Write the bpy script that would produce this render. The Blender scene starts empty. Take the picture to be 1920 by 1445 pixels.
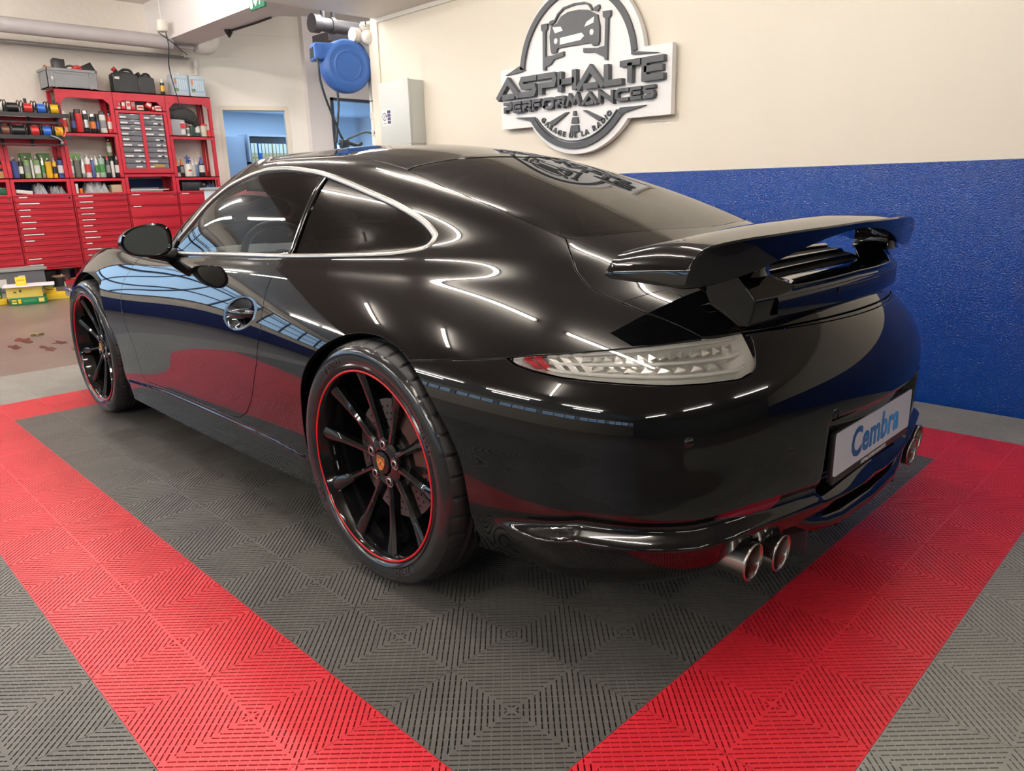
import bpy, bmesh, math, random
import numpy as np
from mathutils import Vector, Matrix, Euler

# ------------------------------------------------------------------ camera, world, lights, exposure
SC = bpy.context.scene
COL = SC.collection
cam_d = bpy.data.cameras.new('camera')
cam = bpy.data.objects.new('camera', cam_d)
COL.objects.link(cam)
cam.location = (-0.7686, 0.7346, 1.0735)
cam.rotation_euler = (math.radians(74.949), math.radians(1.449), math.radians(-135.168))
cam_d.sensor_fit = 'HORIZONTAL'; cam_d.sensor_width = 36.0
cam_d.lens = 1389.84 / 1920.0 * 36.0
cam_d.clip_start = 0.02; cam_d.clip_end = 200
SC.camera = cam

SC.view_settings.view_transform = 'Standard'
SC.view_settings.look = 'None'
SC.view_settings.gamma = 1.0
SC.view_settings.use_curve_mapping = False
SC.view_settings.exposure = 0.0

wd = bpy.data.worlds.new('world'); SC.world = wd; wd.use_nodes = True
wd.node_tree.nodes['Background'].inputs[0].default_value = (0.62, 0.78, 1.0, 1)
wd.node_tree.nodes['Background'].inputs[1].default_value = 1.0

LED_POWER = 88.0      # emission strength of the ceiling tubes
WIN_POWER = 3.0        # daylight behind the far windows
CEIL = 2.405           # low ceiling above the car
WALL_Y = -3.17         # inner face of the wall that carries the sign
T = 0.392              # floor tile pitch
CX, CY = 0.853, -1.223 # rear axle centre of the car on the floor
# ------------------------------------------------------------------ helpers
def link(o, parent=None):
    COL.objects.link(o)
    if parent is not None: o.parent = parent
    return o
def tag(o, label=None, cat=None, group=None, kind=None):
    if label: o['label'] = label
    if cat: o['category'] = cat
    if group: o['group'] = group
    if kind: o['kind'] = kind
    return o
def empty(name, loc=(0, 0, 0), rz=0.0, label=None, cat=None, group=None, parent=None):
    o = bpy.data.objects.new(name, None); link(o, parent)
    o.empty_display_size = .1
    o.location = loc; o.rotation_euler = (0, 0, rz)
    return tag(o, label, cat, group)
def mesh(name, V, F, mat, parent=None, smooth=False, normals=None, loc=None):
    me = bpy.data.meshes.new(name)
    me.from_pydata([tuple(map(float, v)) for v in V], [], [tuple(int(i) for i in f) for f in F])
    me.update()
    mats = mat if isinstance(mat, (list, tuple)) else [mat]
    for m in mats: me.materials.append(m)
    if smooth: me.polygons.foreach_set('use_smooth', [True] * len(me.polygons))
    if normals is not None:
        me.normals_split_custom_set_from_vertices([tuple(map(float, n)) for n in normals])
    o = bpy.data.objects.new(name, me); link(o, parent)
    if loc is not None: o.location = loc
    return o
def copy_tree(o, parent=None):
    c = o.copy(); COL.objects.link(c)
    if parent is not None: c.parent = parent
    for ch in list(o.children): copy_tree(ch, c)
    return c

class MB:
    """collects solids into one mesh"""
    def __init__(s): s.V = []; s.F = []; s.M = []
    def add(s, V, F, m=0):
        b = len(s.V); s.V += [tuple(v) for v in V]; s.F += [[i + b for i in f] for f in F]; s.M += [m] * len(F); return s
    def box(s, x0, x1, y0, y1, z0, z1, m=0, c=0.0):
        if c <= 0:
            V = [(x, y, z) for z in (z0, z1) for y in (y0, y1) for x in (x0, x1)]
            F = [(0, 2, 3, 1), (4, 5, 7, 6), (0, 1, 5, 4), (1, 3, 7, 5), (3, 2, 6, 7), (2, 0, 4, 6)]
            return s.add(V, F, m)
        bm = bmesh.new(); bmesh.ops.create_cube(bm, size=1)
        for v in bm.verts:
            v.co = Vector(((x0 + x1) / 2 + v.co.x * (x1 - x0), (y0 + y1) / 2 + v.co.y * (y1 - y0), (z0 + z1) / 2 + v.co.z * (z1 - z0)))
        bmesh.ops.bevel(bm, geom=bm.edges[:], offset=c, segments=2, affect='EDGES', profile=.6)
        return s.bm(bm, m)
    def bm(s, bm, m=0):
        bm.verts.index_update()
        V = [v.co[:] for v in bm.verts]; F = [[v.index for v in f.verts] for f in bm.faces]
        bm.free(); return s.add(V, F, m)
    def lathe(s, prof, n=24, m=0, M=None, cap=True):
        """prof: [(r, z)] about local z"""
        V = []; F = []
        for r, z in prof:
            for k in range(n):
                a = 2 * math.pi * k / n
                p = Vector((r * math.cos(a), r * math.sin(a), z)); V.append((M @ p)[:] if M else p[:])
        for i in range(len(prof) - 1):
            for k in range(n):
                F.append((i * n + k, i * n + (k + 1) % n, (i + 1) * n + (k + 1) % n, (i + 1) * n + k))
        if cap:
            F.append(tuple(range(n))[::-1]); F.append(tuple(range((len(prof) - 1) * n, len(prof) * n)))
        return s.add(V, F, m)
    def cyl(s, p0, p1, r, n=16, m=0, r1=None):
        p0, p1 = Vector(p0), Vector(p1); d = p1 - p0
        M = Matrix.Translation(p0) @ d.to_track_quat('Z', 'Y').to_matrix().to_4x4()
        return s.lathe([(r, 0), (r if r1 is None else r1, d.length)], n, m, M)
    def tube(s, pts, r, n=8, m=0, closed=False):
        P = [Vector(p) for p in pts]; k = len(P); V = []; F = []
        R = r if isinstance(r, (list, tuple)) else [r] * k
        prev = None
        for i in range(k):
            a = P[(i - 1) % k] if (closed or i > 0) else P[i]; b = P[(i + 1) % k] if (closed or i < k - 1) else P[i]
            t = (b - a).normalized()
            if prev is None:
                u = t.cross(Vector((0, 0, 1)))
                if u.length < 1e-3: u = t.cross(Vector((1, 0, 0)))
            else: u = prev - t * prev.dot(t)
            u.normalize(); prev = u; w = t.cross(u)
            for j in range(n):
                q = 2 * math.pi * j / n
                V.append((P[i] + (u * math.cos(q) + w * math.sin(q)) * R[i])[:])
        for i in range(k if closed else k - 1):
            for j in range(n):
                F.append((i * n + j, i * n + (j + 1) % n, ((i + 1) % k) * n + (j + 1) % n, ((i + 1) % k) * n + j))
        if not closed:
            F.append(tuple(range(n))[::-1]); F.append(tuple(range((k - 1) * n, k * n)))
        return s.add(V, F, m)
    def prism(s, poly, h0, h1, M=None, m=0, m_side=None):
        """extrude a 2-D polygon (x, y) from z=h0 to z=h1, then transform by M"""
        n = len(poly); V = []
        for h in (h0, h1):
            for x, y in poly:
                p = Vector((x, y, h)); V.append((M @ p)[:] if M else p[:])
        ar = sum(poly[i][0] * poly[(i + 1) % n][1] - poly[(i + 1) % n][0] * poly[i][1] for i in range(n))
        fl = ar < 0
        caps = [tuple(range(n))[::-1], tuple(range(n, 2 * n))]
        side = [(i, (i + 1) % n, n + (i + 1) % n, n + i) for i in range(n)]
        if fl: caps = [c[::-1] for c in caps]; side = [c[::-1] for c in side]
        s.add(V, caps, m)
        b = len(s.V) - 2 * n
        s.F += [[i + b for i in f] for f in side]; s.M += [m if m_side is None else m_side] * n
        return s
    def build(s, name, mat, parent=None, smooth=False, loc=None, angle=None):
        o = mesh(name, s.V, s.F, mat, parent, smooth, loc=loc)
        if len(o.data.materials) > 1: o.data.polygons.foreach_set('material_index', s.M)
        if angle is not None:
            o.data.polygons.foreach_set('use_smooth', [True] * len(o.data.polygons))
            o.data.set_sharp_from_angle(angle=math.radians(angle))
        o.data.validate()
        return o
def flip_normals(o):
    o.data.flip_normals(); return o
def smoothstep(a, b, x):
    t = np.clip((x - a) / (b - a), 0, 1); return t * t * (3 - 2 * t)
def spline(pts, n, closed=False):
    """Catmull-Rom through points"""
    P = [np.array(p, float) for p in pts]; k = len(P); out = []
    segs = k if closed else k - 1
    for i in range(segs):
        p0 = P[(i - 1) % k] if (closed or i > 0) else 2 * P[0] - P[1]
        p1, p2 = P[i], P[(i + 1) % k]
        p3 = P[(i + 2) % k] if (closed or i + 2 < k) else 2 * P[-1] - P[-2]
        for j in range(n):
            t = j / n
            out.append(.5 * ((2 * p1) + (-p0 + p2) * t + (2 * p0 - 5 * p1 + 4 * p2 - p3) * t * t + (-p0 + 3 * p1 - 3 * p2 + p3) * t ** 3))
    if not closed: out.append(P[-1])
    return np.array(out)
def text_mesh(body, size, extrude, align='CENTER', shear=0.0, space=1.0, offset=0.0, res=3):
    c = bpy.data.curves.new('txt', 'FONT'); c.body = body; c.size = size; c.extrude = extrude
    c.align_x = align; c.shear = shear; c.space_character = space; c.offset = offset; c.resolution_u = res
    o = bpy.data.objects.new('txt', c); COL.objects.link(o)
    dg = bpy.context.evaluated_depsgraph_get(); dg.update()
    me = o.evaluated_get(dg).to_mesh()
    V = [v.co[:] for v in me.vertices]; F = [tuple(p.vertices) for p in me.polygons]
    o.evaluated_get(dg).to_mesh_clear()
    bpy.data.objects.remove(o); bpy.data.curves.remove(c)
    return V, F

# ------------------------------------------------------------------ materials
MATS = {}
def mat(name, col=(.5, .5, .5), rough=.5, metal=0.0, ior=1.5, coat=0.0, emit=None, estr=0.0, spec=None, noise=None, bump=None, alpha=1.0):
    if name in MATS: return MATS[name]
    m = bpy.data.materials.new(name); m.use_nodes = True; nt = m.node_tree; b = nt.nodes['Principled BSDF']
    b.inputs['Base Color'].default_value = (*col, 1); b.inputs['Roughness'].default_value = rough
    b.inputs['Metallic'].default_value = metal; b.inputs['IOR'].default_value = ior; b.inputs['Coat Weight'].default_value = coat
    if spec is not None: b.inputs['Specular IOR Level'].default_value = spec
    if emit: b.inputs['Emission Color'].default_value = (*emit, 1); b.inputs['Emission Strength'].default_value = estr
    tc = None
    if noise or bump:
        tc = nt.nodes.new('ShaderNodeTexCoord')
    if noise:   # (scale, amount, detail): value variation of the surface
        n = nt.nodes.new('ShaderNodeTexNoise'); n.inputs['Scale'].default_value = noise[0]; n.inputs['Detail'].default_value = noise[2]
        nt.links.new(tc.outputs['Object'], n.inputs['Vector'])
        mx = nt.nodes.new('ShaderNodeMix'); mx.data_type = 'RGBA'
        a = noise[1]
        mx.inputs[6].default_value = (*[c * (1 - a) for c in col], 1); mx.inputs[7].default_value = (*[min(1, c * (1 + a)) for c in col], 1)
        nt.links.new(n.outputs['Fac'], mx.inputs[0]); nt.links.new(mx.outputs[2], b.inputs['Base Color'])
    if bump:    # (scale, strength, distance)
        n2 = nt.nodes.new('ShaderNodeTexNoise'); n2.inputs['Scale'].default_value = bump[0]; n2.inputs['Detail'].default_value = 3
        nt.links.new(tc.outputs['Object'], n2.inputs['Vector'])
        bp = nt.nodes.new('ShaderNodeBump'); bp.inputs['Strength'].default_value = bump[1]; bp.inputs['Distance'].default_value = bump[2]
        nt.links.new(n2.outputs['Fac'], bp.inputs['Height']); nt.links.new(bp.outputs['Normal'], b.inputs['Normal'])
    MATS[name] = m
    return m
def glass_mat(name, tint, rough=0.0, ior=1.5):
    """thin pane: mirror-like by its Fresnel term, tinted where one looks through"""
    if name in MATS: return MATS[name]
    m = bpy.data.materials.new(name); m.use_nodes = True; nt = m.node_tree; nt.nodes.clear()
    out = nt.nodes.new('ShaderNodeOutputMaterial'); mx = nt.nodes.new('ShaderNodeMixShader')
    tr = nt.nodes.new('ShaderNodeBsdfTransparent'); tr.inputs[0].default_value = (*tint, 1)
    gl = nt.nodes.new('ShaderNodeBsdfGlossy'); gl.inputs['Roughness'].default_value = rough
    fr = nt.nodes.new('ShaderNodeFresnel'); fr.inputs['IOR'].default_value = ior
    nt.links.new(fr.outputs[0], mx.inputs[0]); nt.links.new(tr.outputs[0], mx.inputs[1]); nt.links.new(gl.outputs[0], mx.inputs[2])
    nt.links.new(mx.outputs[0], out.inputs[0]); MATS[name] = m
    return m
# ------------------------------------------------------------------ car body surface
# belts run from the nose centre along the left side to the tail centre (19 stations), bottom to roof rail
BELT = [
 # bottom edge
 [(3.36,0,.14),(3.34,.24,.14),(3.27,.44,.14),(3.14,.61,.145),(2.96,.74,.15),(2.74,.80,.15),(2.45,.82,.15),(2.12,.815,.15),(1.72,.838,.15),(1.25,.85,.155),(.80,.852,.165),(.40,.862,.175),(0,.845,.185),(-.38,.80,.20),(-.66,.745,.20),(-.79,.58,.20),(-.86,.385,.205),(-.89,.18,.21),(-.90,0,.21)],
 # lower
 [(3.42,0,.24),(3.40,.25,.24),(3.32,.46,.24),(3.19,.645,.25),(2.99,.775,.27),(2.75,.832,.28),(2.45,.85,.28),(2.12,.834,.28),(1.72,.847,.28),(1.25,.858,.29),(.80,.862,.30),(.40,.885,.31),(0,.89,.32),(-.38,.853,.335),(-.70,.80,.33),(-.875,.645,.33),(-.945,.415,.33),(-.983,.2,.33),(-.993,0,.33)],
 # mid low
 [(3.46,0,.38),(3.44,.25,.38),(3.36,.47,.38),(3.22,.66,.39),(3.0,.785,.41),(2.75,.845,.43),(2.45,.866,.44),(2.12,.852,.44),(1.72,.846,.43),(1.25,.849,.43),(.80,.860,.44),(.40,.892,.45),(0,.905,.46),(-.38,.872,.48),(-.70,.785,.48),(-.87,.62,.48),(-.955,.41,.48),(-1.0,.2,.48),(-1.012,0,.48)],
 # widest
 [(3.467,0,.52),(3.44,.25,.52),(3.35,.48,.53),(3.20,.67,.56),(2.99,.795,.59),(2.75,.85,.605),(2.45,.877,.615),(2.12,.867,.61),(1.72,.858,.61),(1.25,.865,.62),(.80,.880,.63),(.40,.908,.635),(0,.916,.64),(-.36,.879,.64),(-.68,.775,.63),(-.86,.61,.63),(-.95,.41,.63),(-1.0,.20,.63),(-1.015,0,.63)],
 # crest / tail-light top
 [(3.30,0,.68),(3.27,.22,.68),(3.20,.40,.705),(3.06,.565,.76),(2.84,.665,.805),(2.64,.705,.81),(2.38,.72,.81),(2.08,.737,.80),(1.70,.775,.785),(1.25,.80,.78),(.80,.815,.785),(.40,.825,.795),(0,.81,.805),(-.33,.742,.803),(-.62,.622,.775),(-.76,.51,.77),(-.85,.355,.77),(-.90,.18,.772),(-.915,0,.773)],
 # third of hood / lid
 [(2.95,0,.78),(2.93,.2,.777),(2.88,.38,.775),(2.77,.53,.79),(2.60,.625,.807),(2.46,.66,.812),(2.25,.68,.812),(2.0,.703,.812),(1.66,.747,.81),(1.22,.777,.818),(.78,.787,.828),(.38,.785,.842),(0,.755,.856),(-.28,.675,.853),(-.52,.57,.836),(-.66,.447,.835),(-.73,.30,.838),(-.765,.15,.84),(-.775,0,.841)],
 # two thirds
 [(2.50,0,.845),(2.49,.18,.842),(2.44,.36,.832),(2.35,.51,.82),(2.20,.61,.813),(2.06,.655,.812),(1.92,.688,.814),(1.74,.712,.822),(1.48,.738,.834),(1.12,.758,.845),(.74,.766,.858),(.37,.757,.876),(.03,.718,.898),(-.22,.638,.905),(-.42,.535,.897),(-.52,.41,.898),(-.575,.275,.902),(-.60,.14,.905),(-.605,0,.906)],
 # belt line
 [(2.10,0,.91),(2.09,.2,.907),(2.05,.40,.89),(2.0,.575,.865),(1.87,.66,.843),(1.75,.70,.836),(1.61,.717,.839),(1.44,.728,.846),(1.22,.737,.855),(.95,.742,.865),(.66,.743,.876),(.35,.730,.895),(.08,.685,.925),(-.13,.597,.937),(-.31,.518,.942),(-.385,.40,.947),(-.42,.27,.953),(-.44,.13,.957),(-.445,0,.958)],
 # mid window
 [(1.84,0,1.072),(1.83,.18,1.069),(1.80,.36,1.055),(1.745,.505,1.038),(1.665,.592,1.022),(1.54,.628,1.0),(1.40,.650,.995),(1.22,.663,.992),(1.05,.671,.995),(.86,.673,1.0),(.62,.667,1.007),(.38,.651,1.018),(.18,.613,1.032),(.03,.552,1.033),(-.06,.486,1.035),(-.09,.38,1.049),(-.10,.26,1.06),(-.105,.13,1.066),(-.107,0,1.068)],
 # roof rail
 [(1.42,0,1.226),(1.415,.16,1.223),(1.40,.32,1.213),(1.37,.42,1.198),(1.33,.497,1.186),(1.22,.532,1.174),(1.10,.548,1.167),(.95,.555,1.163),(.84,.558,1.16),(.72,.555,1.155),(.60,.548,1.147),(.48,.536,1.135),(.38,.518,1.123),(.30,.493,1.115),(.24,.458,1.115),(.24,.365,1.138),(.24,.25,1.154),(.24,.12,1.163),(.24,0,1.166)],
]
ROOF_C = [(1.42,1.226),(1.28,1.239),(1.15,1.246),(1.01,1.249),(.88,1.248),(.77,1.243),(.66,1.234),(.55,1.221),(.44,1.205),(.34,1.187),(.24,1.166)]

def car_cage():
    nb, ns = len(BELT), 19
    V, idx = [], {}
    def add(p):
        V.append(p); return len(V) - 1
    for b in range(nb):
        for s in range(ns):
            x, y, z = BELT[b][s]
            idx[b, s, 1] = add((x, y, z))
            idx[b, s, -1] = idx[b, s, 1] if s in (0, 18) else add((x, -y, z))
    F = []
    for sd in (1, -1):
        for b in range(nb - 1):
            for s in range(ns - 1):
                q = [idx[b, s, sd], idx[b, s + 1, sd], idx[b + 1, s + 1, sd], idx[b + 1, s, sd]]
                F.append(q[::-1] if sd < 0 else q)
    # roof grid: columns s=4..14, rows t=0 (centre) .. 4 (rail)
    g = {}
    for k in range(11):
        rx, ry, rz = BELT[-1][4 + k]
        cx, cz = ROOF_C[k]
        for t in range(5):
            for sd in (1, -1):
                if t == 4: g[k, t, sd] = idx[nb - 1, 4 + k, sd]
                elif k == 0: g[k, t, sd] = idx[nb - 1, t, sd]
                elif k == 10: g[k, t, sd] = idx[nb - 1, 18 - t, sd]
                elif t == 0:
                    if sd > 0: g[k, t, sd] = add((cx, 0, cz))
                    else: g[k, t, sd] = g[k, t, 1]
                else:
                    f = t / 4.0
                    fy = f * ry
                    z = cz + (rz - cz) * (f ** 2.25)
                    g[k, t, sd] = add((cx + (rx - cx) * f ** 1.5, sd * fy, z))
    for sd in (1, -1):
        for k in range(10):
            for t in range(4):
                q = [g[k, t, sd], g[k, t + 1, sd], g[k + 1, t + 1, sd], g[k + 1, t, sd]]
                F.append(q if sd > 0 else q[::-1])
    return np.array(V, float), F

def subdivide(V, F, level):
    me = bpy.data.meshes.new('tmp'); me.from_pydata([tuple(v) for v in V], [], F); me.update()
    ob = bpy.data.objects.new('tmp', me); bpy.context.scene.collection.objects.link(ob)
    m = ob.modifiers.new('s', 'SUBSURF'); m.levels = level; m.render_levels = level
    dg = bpy.context.evaluated_depsgraph_get(); dg.update()
    e = ob.evaluated_get(dg); em = e.to_mesh()
    n = len(em.vertices); co = np.empty(n * 3); em.vertices.foreach_get('co', co)
    nf = len(em.polygons); li = np.empty(nf * 4, np.int32); em.loops.foreach_get('vertex_index', li)
    e.to_mesh_clear()
    bpy.data.objects.remove(ob); bpy.data.meshes.remove(me)
    return co.reshape(-1, 3), li.reshape(-1, 4)

FW = np.array([0, 0, 0, .2, .5, .8, 1, 1, 1, 1, 1, .9, .7, .4, .1, 0, 0, 0, 0])
def fair():
    """even out the belts along the car without moving the corners"""
    P = np.array(BELT, float)
    for _ in range(30):
        E = np.concatenate([P[:, 2:0:-1] * [1, -1, 1], P, P[:, -2:-4:-1] * [1, -1, 1]], 1)     # mirrored past the centre line
        d2 = E[:, :-2] - 2 * E[:, 1:-1] + E[:, 2:]
        d4 = d2[:, :-2] - 2 * d2[:, 1:-1] + d2[:, 2:]
        Q = P - .035 * d4 * FW[None, :, None]; Q[:, [0, -1], 1] = 0; P = Q
    for b in range(len(BELT)): BELT[b] = [tuple(p) for p in P[b]]
fair()
def body_dense(level=5, rounds=2):
    V, F = car_cage(); T = V.copy(); n = len(V)
    for r in range(rounds):
        D, _ = subdivide(V, F, 3)
        V = V + .75 * (T - D[:n])
        V[np.abs(T[:, 1]) < 1e-9, 1] = 0
    return subdivide(V, F, level)
# ------------------------------------------------------------------ cutting the body surface into panels
def sdf2(P, poly):
    """signed distance (inside < 0) of points P (n,2) to a closed polygon"""
    poly = np.asarray(poly, float); A = poly; B = np.roll(poly, -1, 0)
    d = np.full(len(P), 1e9); ins = np.zeros(len(P), bool)
    for (ax, ay), (bx, by) in zip(A, B):
        ex, ey = bx - ax, by - ay; wx, wy = P[:, 0] - ax, P[:, 1] - ay
        t = np.clip((wx * ex + wy * ey) / (ex * ex + ey * ey + 1e-18), 0, 1)
        d = np.minimum(d, (wx - ex * t) ** 2 + (wy - ey * t) ** 2)
        c = ((ay <= P[:, 1]) & (by > P[:, 1])) | ((by <= P[:, 1]) & (ay > P[:, 1]))
        with np.errstate(divide='ignore', invalid='ignore'):
            xi = ax + (P[:, 1] - ay) / (by - ay) * ex
        ins ^= c & (P[:, 0] < xi)
    d = np.sqrt(d); d[ins] *= -1
    return d
KMAX = 12
class Shell:
    def __init__(s, V, N, F):
        s.V, s.N = V, N; s.F = np.full((len(F), KMAX), -1, np.int64); s.F[:, :F.shape[1]] = F
    def centroid(s):
        m = s.F >= 0; P = s.V[np.where(m, s.F, 0)] * m[..., None]
        return P.sum(1) / m.sum(1)[:, None]
    def cut(s, fun):
        d = fun(s.V).astype(float); d[np.abs(d) < 1e-7] = 1e-7
        m = s.F >= 0; sg = np.where(m, d[np.where(m, s.F, 0)] > 0, False); sn = np.where(m, d[np.where(m, s.F, 0)] < 0, False)
        cr = sg.any(1) & sn.any(1)
        if not cr.any(): return
        nV, nN, new, E = [], [], [], {}; base = len(s.V)
        def ev(a, b):
            k = (a, b) if a < b else (b, a)
            if k not in E:
                i, j = k; t = d[i] / (d[i] - d[j])
                nV.append(s.V[i] + (s.V[j] - s.V[i]) * t); n = s.N[i] + (s.N[j] - s.N[i]) * t
                nN.append(n / (np.linalg.norm(n) + 1e-12)); E[k] = base + len(nV) - 1
            return E[k]
        for row in s.F[cr]:
            f = [int(i) for i in row if i >= 0]; a, b = [], []
            for i, v in enumerate(f):
                w = f[(i + 1) % len(f)]
                (a if d[v] > 0 else b).append(v)
                if (d[v] > 0) != (d[w] > 0):
                    e = ev(v, w); a.append(e); b.append(e)
            for q in (a, b):
                if len(q) >= 3: new.append(q + [-1] * (KMAX - len(q)))
        s.F = np.concatenate([s.F[~cr], np.array(new, np.int64)])
        s.V = np.concatenate([s.V, np.array(nV)]); s.N = np.concatenate([s.N, np.array(nN)])
    def seam(s, fun, g=.0024):
        s.cut(lambda P: fun(P) - g); s.cut(lambda P: fun(P) + g)
    def take(s, mask):
        F = s.F[mask]; used = np.unique(F[F >= 0]); mp = np.full(len(s.V), -1); mp[used] = np.arange(len(used))
        return s.V[used].copy(), s.N[used].copy(), [[int(mp[i]) for i in r if i >= 0] for r in F]

def rimmed(V, N, F, depth=.010, rnd=.0014, sym=True):
    """rounded, folded edge along every open border of a panel"""
    cnt = {}
    for f in F:
        for i, a in enumerate(f):
            b = f[(i + 1) % len(f)]; cnt[(a, b)] = cnt.get((a, b), 0) + 1
    bd = [(a, b) for (a, b) in cnt if (b, a) not in cnt]
    if sym: bd = [(a, b) for a, b in bd if not (abs(V[a][1]) < 2e-5 and abs(V[b][1]) < 2e-5)]
    if not bd: return V, N, F
    tv = {}
    for a, b in bd:
        e = V[b] - V[a]; o = np.cross(e, N[a] + N[b]); l = np.linalg.norm(o)
        if l < 1e-12: continue
        o /= l
        for q in (a, b): tv[q] = tv.get(q, 0) + o
    V2, N2, F2 = list(V), list(N), [list(f) for f in F]; ring = {}
    for q, o in tv.items():
        o = o - N[q] * np.dot(o, N[q]); l = np.linalg.norm(o); o = o / l if l > 1e-9 else o
        if sym and abs(V[q][1]) < 2e-5: o[1] = 0
        b = len(V2); n = N[q]; p = V[q]
        V2 += [p + o * rnd * .7 - n * rnd * .3, p + o * rnd - n * rnd, p + o * rnd - n * depth]
        k = (n + o); k /= np.linalg.norm(k) + 1e-12
        N2 += [k, o, o]; ring[q] = b
    for a, b in bd:
        if a not in ring or b not in ring: continue
        ra, rb = ring[a], ring[b]
        F2 += [[b, a, ra, rb], [rb, ra, ra + 1, rb + 1], [rb + 1, ra + 1, ra + 2, rb + 2]]
    return np.array(V2), np.array(N2), F2
def mirror(V, N, F):
    return V * [1, -1, 1], N * [1, -1, 1], [f[::-1] for f in F]
def both(V, N, F):
    """left half + its mirror image, welded on the centre line"""
    n = len(V); mp = np.where(np.abs(V[:, 1]) < 2e-5, np.arange(n), n + np.arange(n)); keep = mp >= n
    idx = np.cumsum(keep) - 1 + n; mp = np.where(keep, idx, np.arange(n))
    V = V.copy(); V[~keep, 1] = 0
    return (np.concatenate([V, V[keep] * [1, -1, 1]]), np.concatenate([N, N[keep] * [1, -1, 1]]),
            F + [[int(mp[i]) for i in f][::-1] for f in F])
# ------------------------------------------------------------------ the car
PAINT = mat('black_paint', (.0035, .0035, .0038), .018, ior=1.52)
PLASTIC = mat('black_plastic', (.012, .012, .012), .42)
DARK = mat('dark_void', (.004, .004, .004), .8)
RUBBER = mat('tyre_rubber', (.013, .013, .0135), .52)
RUBBERW = mat('tyre_dressed', (.016, .016, .017), .16)
GLOSSB = mat('gloss_black_metal', (.006, .006, .0065), .06)
TRIMM = mat('window_trim_metal', (.42, .405, .38), .30, metal=1.0)
CHROME = mat('chrome', (.75, .75, .75), .08, metal=1.0)
STEEL = mat('brushed_steel', (.42, .39, .36), .20, metal=1.0)
REDP = mat('red_pinstripe', (.62, .008, .012), .25)
MIRROR = mat('mirror_silver', (.75, .77, .76), .0, metal=1.0)
CLEAR = glass_mat('clear_lens', (.96, .96, .95))
DOORGLASS = glass_mat('door_glass', (.78, .83, .83), ior=1.5)
DARKGLASS = glass_mat('tinted_glass', (.035, .03, .03), ior=1.52)
WSGLASS = glass_mat('windshield_glass', (.72, .78, .77), ior=1.5)
INTERIOR = mat('interior_leather', (.022, .022, .024), .5)
INTGREY = mat('interior_trim', (.06, .06, .065), .55)

DLO = [(1.790,.824),(1.40,.836),(.997,.852),(.603,.866),(.298,.881),(.151,.889),(.083,.895),(.009,.907),(-.013,.923),(-.014,.945),(.005,.963),(.072,.996),(.193,1.036),(.342,1.073),(.493,1.107),(.645,1.137),(.746,1.150),(.889,1.163),(1.039,1.165),(1.131,1.154),(1.206,1.139),(1.331,1.105),(1.455,1.041),(1.544,.965),(1.636,.900),(1.732,.842)]
WSHIELD = [(2.07,0),(2.05,.25),(1.99,.45),(1.91,.565),(1.86,.59),(1.76,.57),(1.67,.525),(1.58,.482),(1.47,.43),(1.445,.30),(1.455,0),(1.455,-.3),(2.05,-.3)]
RGLASS = [(.258,-.2),(.262,0),(.285,.2),(.312,.33),(.335,.43),(.322,.464),(.119,.494),(-.042,.497),(-.224,.490),(-.343,.481),(-.362,.468),(-.395,.40),(-.435,.27),(-.473,.10),(-.482,0),(-.48,-.2)]
DOOR = [(1.945,.83),(1.961,.779),(1.985,.703),(1.965,.664),(1.925,.596),(1.885,.473),(1.868,.367),(1.845,.29),(1.80,.272),(1.661,.278),(1.289,.288),(1.031,.290),(.90,.295),(.851,.305),(.785,.335),(.730,.388),(.673,.464),(.603,.549),(.565,.647),(.588,.73),(.606,.77),(.612,.80),(.621,.866),(.70,.93),(1.2,.98),(1.60,.88),(1.80,.85)]
LID = [(-.30,-.2),(-.30,.44),(-.345,.482),(-.388,.517),(-.448,.562),(-.505,.583),(-.542,.585),(-.6,.58),(-.663,.57),(-.717,.556),(-.751,.546),(-.783,.537),(-1.0,.53),(-1.2,.2),(-1.2,-.2)]
LIDIN = [(-.30,-.2),(-.30,.44),(-.352,.478),(-.439,.469),(-.491,.467),(-.648,.472),(-.76,.47),(-.9,.2),(-.915,-.2)]
HOOD = [(2.12,-.2),(2.12,0),(2.10,.3),(2.03,.5),(1.97,.60),(2.3,.60),(2.75,.525),(3.05,.40),(3.22,.22),(3.27,0),(3.27,-.2)]
TAIL = [(-.449,.814,.694),(-.496,.789,.702),(-.598,.728,.714),(-.688,.658,.725),(-.763,.578,.734),(-.810,.508,.740),(-.838,.454,.744),(-.846,.442,.742),(-.859,.448,.728),(-.874,.465,.706),(-.886,.483,.684),(-.888,.499,.672),(-.881,.527,.663),(-.839,.600,.660),(-.789,.660,.659),(-.732,.708,.661),(-.658,.752,.664),(-.585,.785,.668),(-.52,.805,.676),(-.475,.815,.684)]
REFLECT = [(-.885,.624,.366),(-.893,.610,.379),(-.921,.540,.387),(-.949,.439,.388),(-.947,.437,.366),(-.939,.468,.358),(-.907,.573,.361)]
ARCH_F, ARCH_R = (2.45, .345, .368), (0, .345, .365)
def corner_s(P):      # length round the rear corner (about a vertical axis), for outlines that wrap it
    return np.arctan2(P[:, 1] - .2, -(P[:, 0] + .3)) * .6
def sz(P): return np.stack([corner_s(P), P[:, 2]], 1)
def far(P, d, ok): return np.where(ok, d, .5)
def f_archf(P): return far(P, np.hypot(P[:, 0] - ARCH_F[0], P[:, 2] - ARCH_F[1]) - ARCH_F[2], P[:, 1] > .45)
def f_archr(P): return far(P, np.hypot(P[:, 0] - ARCH_R[0], P[:, 2] - ARCH_R[1]) - ARCH_R[2], P[:, 1] > .45)
DLO_S = spline([DLO[0]] + DLO[1:], 4, closed=True)
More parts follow.
